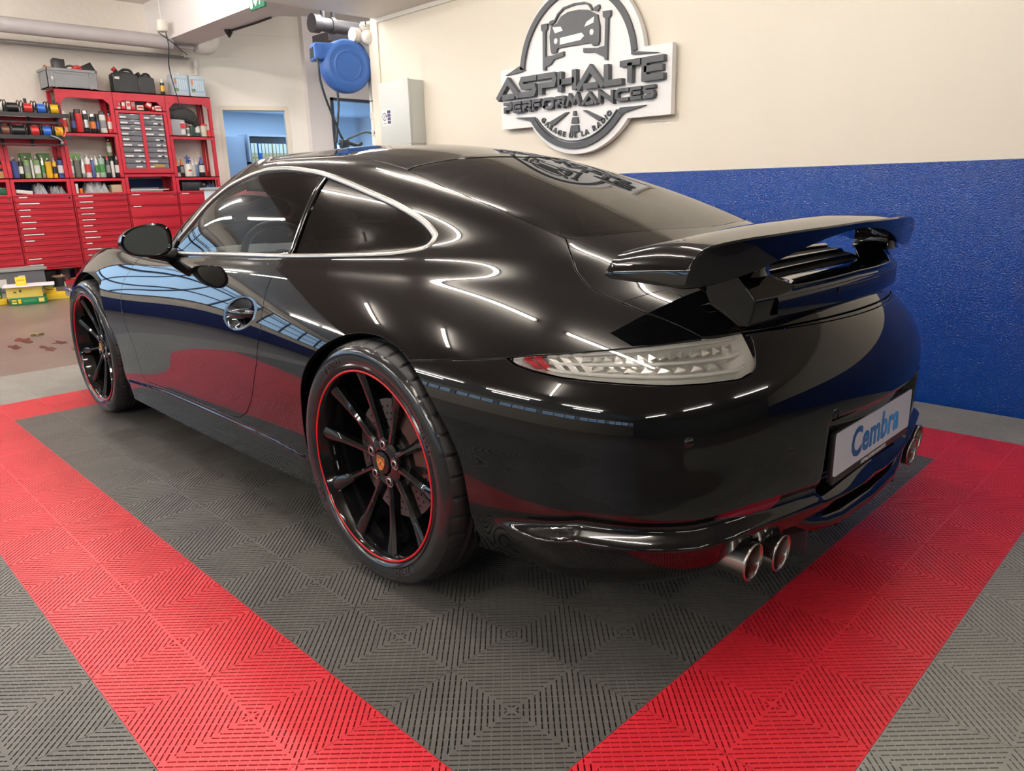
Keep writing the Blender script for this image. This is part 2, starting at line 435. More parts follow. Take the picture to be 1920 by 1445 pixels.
def f_dlo(P): return far(P, sdf2(P[:, [0, 2]], DLO_S), (P[:, 1] > .3) & (P[:, 2] > .7))
def f_ws(P): return far(P, sdf2(P[:, :2], WSHIELD), (P[:, 2] > .85) & (P[:, 0] > 1.2))
def f_rg(P): return far(P, sdf2(P[:, :2], RGLASS), (P[:, 2] > .85) & (P[:, 0] < .6))
def f_door(P): return far(P, sdf2(P[:, [0, 2]], DOOR), P[:, 1] > .5)
def f_tail(P):
    t = np.array(TAIL); return far(P, sdf2(sz(P), sz(t)), (P[:, 0] < -.35) & (np.abs(P[:, 2] - .7) < .15))
def f_refl(P):
    t = np.array(REFLECT); return far(P, sdf2(sz(P), sz(t)), (P[:, 0] < -.7) & (P[:, 2] < .5))
def f_lid(P): return far(P, np.maximum(sdf2(P[:, :2], LID), .754 - .045 * P[:, 1] ** 2 - P[:, 2]), (P[:, 2] > .70) & (P[:, 0] < 0))
def f_lidin(P): return far(P, sdf2(P[:, :2], LIDIN), (P[:, 2] > .70) & (P[:, 0] < 0))
def f_lidx(P): return far(P, -(P[:, 0] + .600 + (.580 - P[:, 1]) * .475), (P[:, 2] > .70) & (P[:, 0] < 0))
def f_hood(P): return far(P, sdf2(P[:, :2], HOOD), (P[:, 2] > .6) & (P[:, 0] > 1.9))
BX = [-1.2, -.86, -.81, -.763, -.688, -.598, -.449, -.387, -.266, -.152, 0]
BZ = [.745, .745, .74, .734, .725, .714, .696, .688, .675, .661, .65]
def f_rb(P): return far(P, P[:, 2] - np.interp(P[:, 0], BX, BZ), P[:, 0] < -.05)
def f_fb(P): return far(P, P[:, 2] - np.interp(P[:, 0], [2.5, 2.8, 3.0, 3.2, 3.5], [.60, .60, .62, .655, .675]), P[:, 0] > 2.55)
def f_head(P): return far(P, np.sqrt(((P[:, 0] - 3.0) / 1.25) ** 2 + (P[:, 1] - .665) ** 2 + ((P[:, 2] - .70) * .9) ** 2) - .115, P[:, 0] > 2.7)
def f_roof(P): return far(P, P[:, 1] - np.interp(P[:, 0], [.3, .535, .76, 1.1, 1.5], [.462, .448, .44, .44, .445]), (P[:, 2] > 1.05) & (P[:, 0] > .28) & (P[:, 0] < 1.5))

def sculpt(V, N):
    x, y, z = V[:, 0], np.abs(V[:, 1]), V[:, 2]
    D = np.zeros_like(V)
    # number plate recess
    m = (1 - smoothstep(.275, .305, y)) * smoothstep(.335, .36, z) * (1 - smoothstep(.515, .545, z)) * (x < -.8)
    D[:, 0] += .028 * m
    # slot above the diffuser
    m = (1 - smoothstep(.225, .245, y)) * smoothstep(.272, .284, z) * (1 - smoothstep(.312, .324, z)) * (x < -.8)
    D[:, 0] += .075 * m
    # shelf of the lower rear valance
    zc = np.interp(y, [0, .374, .545, .665, .75, .805, .831, .85], [.335, .355, .358, .344, .343, .345, .325, .315])
    out = smoothstep(0, .016, zc - z) * (x < -.2) * smoothstep(-.40, -.62, x) * (1 - .75 * smoothstep(.14, .0, z - .12))
    D += N * ((.020 + .014 * smoothstep(.45, .68, y)) * out)[:, None]
    groove = np.exp(-((z - zc - .012) / .012) ** 2) * (x < -.2) * smoothstep(-.40, -.60, x)
    D -= N * (.006 * groove)[:, None]
    # sill step
    s = smoothstep(0, .010, np.interp(x, [.35, .6, 1.1, 1.6, 2.1], [.284, .296, .287, .278, .245]) - .006 - z) * smoothstep(.30, .42, x) * smoothstep(2.12, 2.02, x) * (y > .5)
    D += N * (.007 * s)[:, None]
    # door handle bowl
    q = ((x - .745) / .105) ** 2 + ((z - .688 + (x - .745) * .10) / .050) ** 2
    D -= N * (.020 * np.clip(1 - q, 0, 1) ** 1.0 * (y > .5))[:, None]
    return V + D
def vnormals(V, F):
    P = V[F]; n = np.cross(P[:, 2] - P[:, 0], P[:, 3] - P[:, 1]); N = np.zeros_like(V)
    for k in range(4): np.add.at(N, F[:, k], n)
    return N / (np.linalg.norm(N, axis=1)[:, None] + 1e-15)

def build_car():
    car = empty('sports_car', (CX, CY, 0), 0, 'gloss black sports coupe with red-striped black wheels and a rear wing on the tiled floor', 'car')
    D, F = body_dense(5)
    D = sculpt(D, vnormals(D, F)); N = vnormals(D, F)
    from mathutils.bvhtree import BVHTree
    bvh = BVHTree.FromPolygons([tuple(v) for v in D[:]], [tuple(int(i) for i in f) for f in F])
    def hit(o, d):
        p, n, i, t = bvh.ray_cast(Vector(o), Vector(d)); return (np.array(p), np.array(n)) if p is not None else (None, None)
    cy = D[F][:, :, 1].mean(1); FL = F[cy > 0]
    used = np.unique(FL); mp = np.full(len(D), -1); mp[used] = np.arange(len(used))
    V = D[used].copy(); V[np.abs(V[:, 1]) < 1e-5, 1] = 0
    S = Shell(V, N[used], mp[FL])
    S.cut(f_archf); S.cut(f_archr); S.cut(f_dlo); S.cut(lambda P: f_dlo(P) + .016)
    for f in (f_ws, f_rg, f_head): S.cut(lambda P: f(P) - .004); S.cut(lambda P: f(P) + .002)
    S.cut(lambda P: f_tail(P) - .003); S.cut(lambda P: f_tail(P) + .001); S.cut(f_refl)
    S.seam(f_door); S.seam(f_lid); S.seam(f_lidin, .0014); S.seam(f_lidx, .0014); S.seam(f_hood); S.seam(f_rb, .0016); S.seam(f_fb, .0016); S.seam(f_roof, .0010)
    S.cut(lambda P: far(P, P[:, 0] - .60 - (P[:, 2] - .866) * .10, (P[:, 1] > .3) & (P[:, 2] > .8)))   # split of the side glass at the B post
    C = S.centroid(); z = C[:, 2]
    g = .0024
    lab = np.full(len(C), 'x', dtype=object)
    def put(mask, name): lab[(lab == 'x') & mask] = name
    put((f_archf(C) < 0) | (f_archr(C) < 0), 'none')
    d = f_dlo(C); split = C[:, 0] - .60 - (C[:, 2] - .866) * .10
    put((d < -.016) & (split > 0), 'door_window'); put((d < -.016) & (split <= 0), 'quarter_window'); put(d < 0, 'none')
    for f, n in ((f_ws, 'windshield'), (f_rg, 'rear_window'), (f_head, 'headlight')):
        q = f(C); put(q < -.002, n); put(q < .004, 'none')
    q = f_tail(C); put(q < -.001, 'tail'); put(q < .003, 'none'); put(f_refl(C) < 0, 'reflector')
    q = f_door(C); put(q < -g, 'door'); put(q < g, 'none')
    q = f_lid(C); r = f_lidin(C); xx = f_lidx(C)
    put((q < -g) & (np.abs(r) < .0014), 'none'); put((q < -g) & (r > 0) & (np.abs(xx) < .0014), 'none'); put(q < -g, 'engine_lid'); put(q < g, 'none')
    q = f_hood(C); put(q < -g, 'hood'); put(q < g, 'none')
    q = f_rb(C); put(q < -.0016, 'rear_bumper'); put(q < .0016, 'none')
    q = f_fb(C); put(q < -.0016, 'front_bumper'); put(q < .0016, 'none')
    q = f_roof(C); put(q < -.001, 'roof_panel'); put(q < .001, 'none')
    lab[lab == 'x'] = 'body_side'
    parts = {}
    def panel(name, half, off=0.0, depth=.010, mt=PAINT, one=None, label=None, rnd=.0014):
        V, Nn, Fc = S.take(lab == name)
        if off: V = V + Nn * off
        V, Nn, Fc = rimmed(V, Nn, Fc, depth, rnd)
        if half:
            o = []
            for sgn in (1, -1):
                a = (V, Nn, Fc) if sgn > 0 else mirror(V, Nn, Fc)
                ob = mesh(half, a[0], a[1 + 1], mt, car, True, a[1]); o.append(ob)
                if label: ob['label'] = label
            return o
        a = both(V, Nn, Fc); ob = mesh(one, a[0], a[2], mt, car, True, a[1])
        if label: ob['label'] = label
        return ob
    panel('body_side', None, one='body_shell', depth=.014)
    panel('roof_panel', None, one='roof_panel'); panel('hood', None, one='hood'); panel('engine_lid', None, one='engine_lid')
    rb = panel('rear_bumper', None, one='rear_bumper', depth=.014); panel('front_bumper', None, one='front_bumper')
    doors = panel('door', 'door')
    dw = panel('door_window', 'door_window', -.004, .003, DOORGLASS, rnd=.0006)
    panel('quarter_window', 'quarter_window', -.004, .003, DARKGLASS, rnd=.0006, label='dark tinted rear side window')
    panel('windshield', None, -.003, .003, WSGLASS, one='windshield', rnd=.0006)
    rw = panel('rear_window', None, -.002, .003, DARKGLASS, one='rear_window', rnd=.0006)
    panel('headlight', 'headlight', 0, .02, CLEAR)
    panel('reflector', 'rear_reflector', -.001, .004, mat('red_reflector', (.20, .006, .02), .12), label='dark red reflector strip low in the rear bumper')
    lens = panel('tail', 'tail_light', .0005, .006, CLEAR, label='clear white tail light lens')

    # window trim: a half-round strip swept along the outline of the side glass
    def sweep(name, outline, prof, mt, sgn, closed=True, off=0):
        P, Nn = [], []
        for x, zz in outline:
            p, n = hit((x, 2 * sgn, zz), (0, -sgn, 0)); P.append(p); Nn.append(n if n[1] * sgn > 0 else -n)
        P, Nn = np.array(P), np.array(Nn); k = len(P); V = []; Fc = []
        for i in range(k):
            a, b = (P[i - 1], P[(i + 1) % k]) if closed else (P[max(i - 1, 0)], P[min(i + 1, k - 1)])
            t = b - a; t /= np.linalg.norm(t); w = np.cross(t, Nn[i]); w /= np.linalg.norm(w)
            for u, h in prof: V.append(P[i] + w * u + Nn[i] * h)
        m = len(prof)
        for i in range(k if closed else k - 1):
            for j in range(m):
                f = [i * m + j, i * m + (j + 1) % m, ((i + 1) % k) * m + (j + 1) % m, ((i + 1) % k) * m + j]; Fc.append(f)
        o = mesh(name, V, Fc, mt, car, True); bm = bmesh.new(); bm.from_mesh(o.data); bmesh.ops.recalc_face_normals(bm, faces=bm.faces[:]); bm.to_mesh(o.data); bm.free()
        o.data.set_sharp_from_angle(angle=math.radians(50)); return o
    dl = spline(DLO, 8, closed=True)
    # pull the sweep line 8 mm inside the opening
    e = np.roll(dl, -1, 0) - np.roll(dl, 1, 0); nn = np.stack([-e[:, 1], e[:, 0]], 1); nn /= np.linalg.norm(nn, axis=1)[:, None]
    test = sdf2(dl + nn * .004, DLO_S); sgn_in = -1 if np.median(test) > 0 else 1
    dl = dl + nn * sgn_in * .008
    prof = [(-.0098, -.012), (-.0098, .0005), (-.0075, .0030), (-.003, .0046), (.001, .0050), (.005, .0042), (.0085, .0020), (.0098, -.001), (.0098, -.012)]
    for sg in (1, -1):
        sweep('window_trim', dl, prof, TRIMM, sg)['label'] = 'bright strip round the side windows'
        # B post and sail post
        bx = [(.60 + (zz - .866) * .10, zz) for zz in np.linspace(.872, 1.115, 12)]
        sweep('window_post', bx, [(-.013, -.02), (-.013, .0012), (-.010, .0022), (-.0015, .0022), (0, -.002), (.0015, .0022), (.010, .0022), (.013, .0012), (.013, -.02)], GLOSSB, sg, False)
        sx = [(1.66 - (zz - .845) * .45, zz) for zz in np.linspace(.835, .925, 8)]
        sweep('sail_post', sx, [(-.014, -.02), (-.014, .004), (-.006, .007), (.006, .007), (.014, .004), (.014, -.02)], PLASTIC, sg, False)

    # ---- wheel housings, floor pan
    for (ax, az, r), y0 in ((ARCH_F, .56), (ARCH_R, .50)):
        for sg in (1, -1):
            V, Fc = [], []
            n = 30
            for k in range(n + 1):
                a = math.radians(-25 + 230 * k / n)
                for yy in (y0, .80, .845): V.append((ax + (r + .006) * math.cos(a), sg * yy, az + (r + .006) * math.sin(a)))
            for k in range(n):
                for j in range(2):
                    Fc.append([k * 3 + j, k * 3 + j + 1, k * 3 + 4 + j, k * 3 + 3 + j])
            Fc.append([k * 3 for k in range(n + 1)])
            mesh('wheel_arch_liner', V, Fc, DARK, car)
    m = MB()
    pts = [(3.25, .40), (2.95, .70), (2.86, .76), (2.86, .5), (2.04, .5), (2.04, .78), (1.7, .80), (.8, .80), (.40, .80), (.40, .46), (-.40, .46), (-.40, .74), (-.62, .68), (-.80, .40), (-.83, 0)]
    poly = pts + [(x, -y) for x, y in pts[::-1] if y > 0]
    m.prism(poly, .165, .20); m.build('underbody', DARK, car)

    # ---- door handles
    for sg, dr in ((1, doors[0]), (-1, doors[1])):
        m = MB(); P = []
        for t in np.linspace(0, 1, 17):
            x = .838 - .19 * t; zz = .683 + .014 * t
            p, n = hit((x, 2 * sg, zz), (0, -sg, 0)); q = (x - .745) / .105
            bow = .021 + .012 * (1 - (2 * t - 1) ** 2)
            P.append((x, sg * (.872 - .004 + .016 * math.sin(math.pi * t)), zz))
        m.tube(P, [.006 + .011 * math.sin(math.pi * min(max(t, .06), .94)) ** .6 for t in np.linspace(0, 1, 17)], 14)
        h = m.build('door_handle', PAINT, dr, smooth=True)
    # ---- parking sensors on the bumper
    for yy, zz in ((.66, .543), (.285, .550), (-.285, .550), (-.66, .543)):
        p, n = hit((-3, yy, zz), (1, 0, 0)); nv = Vector(n); nv = nv if nv.x < 0 else -nv
        M = Matrix.Translation(Vector(p)) @ nv.to_track_quat('Z', 'Y').to_matrix().to_4x4(); mb = MB()
        mb.lathe([(.0125, -.002), (.0125, .0006), (.0115, .0012), (.0108, .0004), (.0105, .0010), (0.001, .0014)], 24, 0, M)
        mb.build('parking_sensor', PAINT, rb, smooth=True)

    # ---- tail lights: housing, reflector rows
    SILV = mat('lamp_reflector', (.80, .78, .73), .34, metal=.6); LEDW = mat('lamp_light_guide', (.85, .83, .78), .25)
    TZ = np.array(TAIL); Ts = sz(TZ); ti = Ts[:, 0]
    top = TZ[:9][np.argsort(Ts[:9, 0])]; bot = np.concatenate([TZ[11:], TZ[:1]]); 
    ts_t, tz_t = np.sort(Ts[:9, 0]), TZ[:9, 2][np.argsort(Ts[:9, 0])]
    bs = sz(bot)[:, 0]; o_ = np.argsort(bs); ts_b, tz_b = bs[o_], bot[o_, 2]
    s0, s1 = ti.min() + .012, ti.max() - .012
    def lp(u, v, off, sg=1):
        s = s1 + (s0 - s1) * u; zt = np.interp(s, ts_t, tz_t); zb = np.interp(s, ts_b, tz_b); zz = zb + (zt - zb) * v
        a = s / .6
        p, n = hit((-.3, sg * .2, zz), (-math.cos(a), sg * math.sin(a), 0))
        dv = np.array([-math.cos(a), sg * math.sin(a), 0]); return p - dv * off
    for sg, ln in ((1, lens[0]), (-1, lens[1])):
        V, Fc = [], []; nu, nv_ = 60, 8
        for i in range(nu + 1):
            for j in range(nv_ + 1):
                u, v = i / nu, j / nv_
                dep = .008 + .026 * math.sin(math.pi * min(max(v, .0), 1)) ** .5 * min(1, 8 * u, 8 * (1 - u))
                V.append(lp(u, -.02 + 1.04 * v, dep, sg))
        for i in range(nu):
            for j in range(nv_): Fc.append([i * (nv_ + 1) + j, (i + 1) * (nv_ + 1) + j, (i + 1) * (nv_ + 1) + j + 1, i * (nv_ + 1) + j + 1])
        mesh('lamp_housing', V, Fc, SILV, ln, True)
        for v0, v1, d0 in ((.10, .22, .010), (.44, .53, .012), (.84, .93, .010)):      # long light guides
            m = MB(); m.tube([lp(.16 + .80 * t, (v0 + v1) / 2, d0 + .004, sg) for t in np.linspace(0, 1, 40)], .0042, 8); m.build('light_guide', LEDW, ln, True)
        for k in range(15):                                                       # row of small scoops in the upper half
            u = .30 + .62 * k / 14; m = MB()
            a, b, c = lp(u, .60, .010, sg), lp(u + .034, .68, .006, sg), lp(u + .008, .79, .010, sg); d_ = lp(u - .012, .68, .026, sg)
            m.add([a, b, c, d_], [(0, 1, 2), (0, 2, 3), (0, 3, 1), (1, 3, 2)]); m.build('reflector_scoop', SILV, ln)
        for k in range(9):
            u = .34 + .58 * k / 9; m = MB()
            a, b, c = lp(u, .26, .012, sg), lp(u + .05, .32, .008, sg), lp(u + .02, .41, .012, sg); d_ = lp(u, .33, .028, sg)
            m.add([a, b, c, d_], [(0, 1, 2), (0, 2, 3), (0, 3, 1), (1, 3, 2)]); m.build('reflector_facet', SILV, ln)
        for k, (u0, mt_) in enumerate(((.035, mat('lamp_red', (.5, .03, .04), .2)), (.085, mat('lamp_red', (.5, .03, .04), .2)), (.145, SILV), (.20, SILV), (.26, SILV))):   # slanted fins at the outer end
            m = MB(); a, b = lp(u0, .88, .008, sg), lp(u0 + .075, .14, .008, sg); c, d_ = lp(u0 + .028, .88, .014, sg), lp(u0 + .103, .14, .014, sg)
            m.add([a, b, d_, c], [(0, 1, 2, 3)]); o = m.build('lamp_fin', mt_, ln)
            md = o.modifiers.new('t', 'SOLIDIFY'); md.thickness = .002

    # ---- number plate in its holder
    px_ = -.993
    hm = MB(); hm.box(px_ + .006, px_ + .020, -.262, .262, .366, .492, c=.004); hm.box(px_ + .004, px_ + .012, -.262, .262, .362, .384, c=.003)
    hold = hm.build('plate_holder', PLASTIC, car, angle=40)
    pm = MB(); pts = []
    for cx_, cz_, a0 in ((.252, .486, 0), (-.252, .486, 90), (-.252, .390, 180), (.252, .390, 270)):
        for k in range(7):
            a = math.radians(a0 + 15 * k); pts.append((cx_ + .007 * math.cos(a), cz_ + .007 * math.sin(a)))
    PM = Matrix(((0, 0, -1, px_ + .006), (1, 0, 0, 0), (0, 1, 0, 0), (0, 0, 0, 1)))
    pm.prism(pts, 0, .0035, PM)
    plate = pm.build('number_plate', mat('plate_white', (.66, .66, .74), .25), hold, angle=40); plate['label'] = 'white show plate with blue lettering'
    def on_plate(body, size, zc, ext, mt, name, par, xo, spread=1.0, sx=1.0, bold=0.0, align='CENTER', y0=0.0):
        V, Fc = text_mesh(body, size, ext, align, space=spread, offset=bold)
        V = [(px_ + .006 - xo - v[2], y0 - v[0] * sx, zc + v[1]) for v in V]
        return mesh(name, V, [f for f in Fc], mt, par)
    pb = bpy.data.materials.new('plate_blue'); pb.use_nodes = True; nt = pb.node_tree; bs_ = nt.nodes['Principled BSDF']
    tc = nt.nodes.new('ShaderNodeTexCoord'); sp = nt.nodes.new('ShaderNodeSeparateXYZ'); mr = nt.nodes.new('ShaderNodeMapRange'); cr = nt.nodes.new('ShaderNodeValToRGB')
    mr.inputs[1].default_value = .13; mr.inputs[2].default_value = -.15
    cr.color_ramp.elements[0].color = (.012, .10, .30, 1); cr.color_ramp.elements[1].color = (.07, .33, .72, 1)
    nt.links.new(tc.outputs['Object'], sp.inputs[0]); nt.links.new(sp.outputs[1], mr.inputs[0]); nt.links.new(mr.outputs[0], cr.inputs[0]); nt.links.new(cr.outputs[0], bs_.inputs['Base Color'])
    on_plate('Cembra', .105, .404, .0005, pb, 'plate_lettering', plate, .0042, 1.05, .93, .0028)
    on_plate('ASPHALTE PERFORMANCES', .0135, .3685, .0004, mat('white_print', (.75, .75, .75), .4), 'holder_lettering', hold, .0028, 1.0, 1.05, .0003)
    return car, hit, S, lab, doors, rb
def build_wheel(car, name, x, y, z, R, W, side, rot, label):
    """wheel part with tyre, disc, caliper ... ; outer face looks along +y (side=1) or -y"""
    w = bpy.data.objects.new(name, None)
    YM = Matrix(((1, 0, 0, 0), (0, 0, 1, 0), (0, -1, 0, 0), (0, 0, 0, 1)))      # lathe axis z -> +y (outwards)
    def pol(r, a, yy): return (r * math.cos(a), yy, r * math.sin(a))
    m = MB()
    # barrel, lip
    m.lathe([(.236, -W * .92), (.262, -W), (.262, -W + .015), (.240, -W + .03), (.243, -.06), (.254, -.030), (.2585, -.010), (.2625, -.002), (.2660, .0016), (.2715, .0016), (.2725, -.004), (.266, -.012)], 120, 0, YM, cap=False)
    # hub
    m.lathe([(.050, -.20), (.070, -.075), (.074, -.058), (.071, -.050), (.058, -.044), (.038, -.044), (.036, -.050), (.0001, -.050)], 60, 0, YM, cap=False)
    # ten tapering spokes
    for k in range(10):
        a = math.radians(36 * k + rot); ca, sa = math.cos(a), math.sin(a); sec = []
        for t in np.linspace(0, 1, 9):
            r = .050 + .2095 * t
            hw = .0165 - .0075 * math.sin(math.pi * min(1, t * 1.15) ** .8) * (1 - .3 * t) + .006 * t ** 4
            top = -.0475 + .034 * t ** 1.7; dp = .034 - .012 * t
            ring = [(-hw, top - dp), (-hw, top - .007), (-hw * .35, top), (hw * .35, top), (hw, top - .007), (hw, top - dp)]
            sec.append([(r * ca - u * sa, h, r * sa + u * ca) for u, h in ring])
        V = [p for s in sec for p in s]; n = 6; F = []
        for i in range(8):
            for j in range(n): F.append((i * n + j, (i + 1) * n + j, (i + 1) * n + (j + 1) % n, i * n + (j + 1) % n))
        m.add(V, F)
    rim = m.build(name, GLOSSB, car, angle=35); rim['label'] = label
    bm = bmesh.new(); bm.from_mesh(rim.data); bmesh.ops.recalc_face_normals(bm, faces=bm.faces[:]); bm.to_mesh(rim.data); bm.free(); rim.data.set_sharp_from_angle(angle=math.radians(35))
    # red pinstripe on the lip
    m = MB(); m.lathe([(.2638, .0010), (.2646, .0026), (.2690, .0026), (.2700, .0012)], 160, 0, YM, cap=False); m.build('red_stripe', REDP, rim, True)
    # tyre
    prof = [(.266, -.010), (.2725, .001), (.2775, .0055), (.2825, .0085), (.2865, .0050), (.292, .0060), (.303, .0085), (.315, .0075), (.3255, .002), (.334, -.007)]
    sc = (R - .272) / (.345 - .272); prof = [(.272 + (r - .272) * sc if r > .272 else r, yy) for r, yy in prof]
    nA = 360; cols = list(prof); ns_ = len(prof)
    ys = np.linspace(-.017, -W + .017, 46)
    def tread(yy, ia):
        r = R - .012 * max(0, (abs(yy + W / 2) - (W / 2 - .045)) / .045) ** 2
        for gy in (-.062, -W / 2 - .012, -W / 2 + .045, -W + .062):
            if abs(yy - gy) < .0055: r -= .007
        if yy > -.062 and ia % 9 in (0,): r -= .006
        if yy < -W + .062 and (ia + 4) % 9 in (0,): r -= .006
        if -W + .07 < yy < -.07 and (ia * 2 + int((-yy) * 300)) % 20 < 1: r -= .004
        return r
    full = [None] * ns_ + [float(v) for v in ys]
    tail_ = [(r, -W - yy) for r, yy in prof[::-1]]
    V, F = [], []; tot = ns_ + len(ys) + len(tail_)
    for ia in range(nA):
        a = 2 * math.pi * ia / nA
        for r, yy in prof: V.append(pol(r, a, yy))
        for yy in ys: V.append(pol(tread(float(yy), ia), a, float(yy)))
        for r, yy in tail_: V.append(pol(r, a, yy))
    MI = []
    for ia in range(nA):
        b, c = ia * tot, ((ia + 1) % nA) * tot
        for j in range(tot - 1):
            F.append((b + j, b + j + 1, c + j + 1, c + j)); MI.append(1 if j < ns_ - 1 else 0)
    ty = mesh('tyre', V, F, [RUBBER, RUBBERW], rim, True); ty.data.polygons.foreach_set('material_index', MI)
    ty.data.set_sharp_from_angle(angle=math.radians(38))
    # raised lettering on the sidewall
    for word, a0, hgt in (('P ZERO', 62, .026), ('PIRELLI', 152, .022), ('P ZERO', 242, .026), ('PIRELLI', -28, .022)):
        tV, tF = text_mesh(word, hgt, .0004, 'CENTER', space=1.15, offset=.0006, res=2)
        r0 = .289 + (R - .345) * .5
        if not tV: continue
        V = []
        for vx, vy, vz in tV:
            rr = r0 + vy * sc; a = math.radians(a0) + vx / .305
            V.append((rr * math.cos(a), .0075 + vz * 2 + .0012 - 12 * (rr - .303) ** 2, rr * math.sin(a)))
        mesh('sidewall_lettering', V, tF, mat('tyre_lettering', (.03, .03, .031), .3), rim)
    # lug bolts, cap with crest
    for k in range(5):
        a = math.radians(72 * k + rot + 18); mb = MB(); M = Matrix.Translation(pol(.0555, a, 0)) @ YM
        mb.lathe([(.0125, -.052), (.0125, -.0415), (.0100, -.0395), (.0075, -.0395), (.0065, -.050), (.0005, -.050)], 6, 0, M, cap=False)
        mb.lathe([(.0165, -.048), (.0165, -.0425), (.0130, -.0430), (.0130, -.05)], 20, 0, M, cap=False)
        mb.build('lug_bolt', mat('lug_steel', (.30, .30, .29), .25, metal=1.0), rim, angle=40)
    mb = MB(); mb.lathe([(.034, -.052), (.034, -.041), (.032, -.0385), (.020, -.0365), (.0005, -.036)], 48, 0, YM, cap=False); cap = mb.build('centre_cap', GLOSSB, rim, angle=40)
    cr = [(-.0165, .018), (-.006, .0205), (0, .0195), (.006, .0205), (.0165, .018), (.0178, .004), (.0145, -.008), (.008, -.0165), (0, -.021), (-.008, -.0165), (-.0145, -.008), (-.0178, .004)]
    PMx = Matrix(((1, 0, 0, 0), (0, 0, 1, 0), (0, 1, 0, 0), (0, 0, 0, 1)))     # polygon (x, z) raised along +y
    ROT = Matrix.Rotation(math.radians(-8), 4, 'Y')
    GOLD = mat('crest_gold', (.72, .34, .06), .3, metal=.4); CRED = mat('crest_red', (.55, .02, .02), .35); CBLK = mat('crest_black', (.01, .01, .01), .35)
    mb = MB(); mb.prism(cr, -.037, -.0346, ROT @ PMx, 0)
    def q(x0, x1, z0, z1, mi, h=-.0343): mb.prism([(x0, z0), (x1, z0), (x1, z1), (x0, z1)], -.0352, h, ROT @ PMx, mi)
    for i in range(3):
        q(-.0155, -.0045, .0065 + i * .0042, .0085 + i * .0042, 1 if i != 1 else 2); q(.0040 - i * .0004, .0130 - i * .0022, -.0050 - i * .0042, -.0030 - i * .0042, 1 if i != 1 else 2)
    for i in range(3):
        q(.0045, .0155, .0050 + i * .0042, .0066 + i * .0042, 2); q(-.0120 + i * .0022, -.0040, -.0050 - i * .0042, -.0034 - i * .0042, 1)
    q(-.0042, .0042, -.0062, .0072, 0, -.0340); q(-.0018, .0016, -.0046, .0048, 2, -.0337); q(-.0030, .0004, .0030, .0052, 2, -.0337); q(-.013, .013, .0165, .0185, 2, -.0340)
    mb.build('cap_crest', [GOLD, CRED, CBLK], cap)
    # brake disc and caliper
    mb = MB(); mb.lathe([(.085, -.118), (.172, -.118), (.172, -.092), (.092, -.092), (.090, -.070), (.0005, -.070)], 72, 0, YM, cap=False)
    for k in range(40):
        a = 2 * math.pi * k / 40
        for i, r in enumerate((.112, .130, .150)):
            aa = a + i * .06; M = Matrix.Translation(pol(r, aa, 0)) @ YM
            mb.lathe([(.0036, -.0925), (.0036, -.0914), (.0001, -.0914)], 8, 1, M, cap=False)
    mb.build('brake_disc', [mat('disc_steel', (.23, .22, .21), .38, metal=1.0), DARK], rim, angle=40)
    mb = MB(); ac = 140 if side > 0 else 40
    V, F = [], []
    for k in range(13):
        a = math.radians(ac - 32 + 64 * k / 12)
        for r, yy in ((.120, -.150), (.120, -.068), (.128, -.060), (.182, -.060), (.196, -.075), (.196, -.150)): V.append(pol(r, a, yy))
    for k in range(12):
        for j in range(6): F.append((k * 6 + j, k * 6 + (j + 1) % 6, (k + 1) * 6 + (j + 1) % 6, (k + 1) * 6 + j))
    F += [tuple(range(6)), tuple(range(72, 78))[::-1]]
    mb.add(V, F); mb.build('brake_caliper', mat('caliper_paint', (.045, .033, .025), .3, metal=.3), rim, angle=40)
    # dark hub carrier behind the spokes
    mb = MB(); mb.lathe([(.235, -W + .01), (.235, -W + .02), (.06, -W + .03), (.0005, -W + .03)], 40, 0, YM, cap=False); mb.build('dust_shield', DARK, rim)
    rim.location = (x, y, z)
    if side < 0: rim.scale = (1, -1, 1)
    bpy.data.objects.remove(w)
    return rim

def loft(rings, closed=True, caps=True):
    n = len(rings[0]); V = [p for r in rings for p in r]; F = []
    for i in range(len(rings) - 1):
        for j in range(n if closed else n - 1):
            F.append((i * n + j, i * n + (j + 1) % n, (i + 1) * n + (j + 1) % n, (i + 1) * n + j))
    if caps and closed: F += [tuple(range(n))[::-1], tuple(range((len(rings) - 1) * n, len(rings) * n))]
    return V, F
def fixn(o, angle=40):
    bm = bmesh.new(); bm.from_mesh(o.data); bmesh.ops.recalc_face_normals(bm, faces=bm.faces[:]); bm.to_mesh(o.data); bm.free()
    o.data.polygons.foreach_set('use_smooth', [True] * len(o.data.polygons)); o.data.set_sharp_from_angle(angle=math.radians(angle)); return o

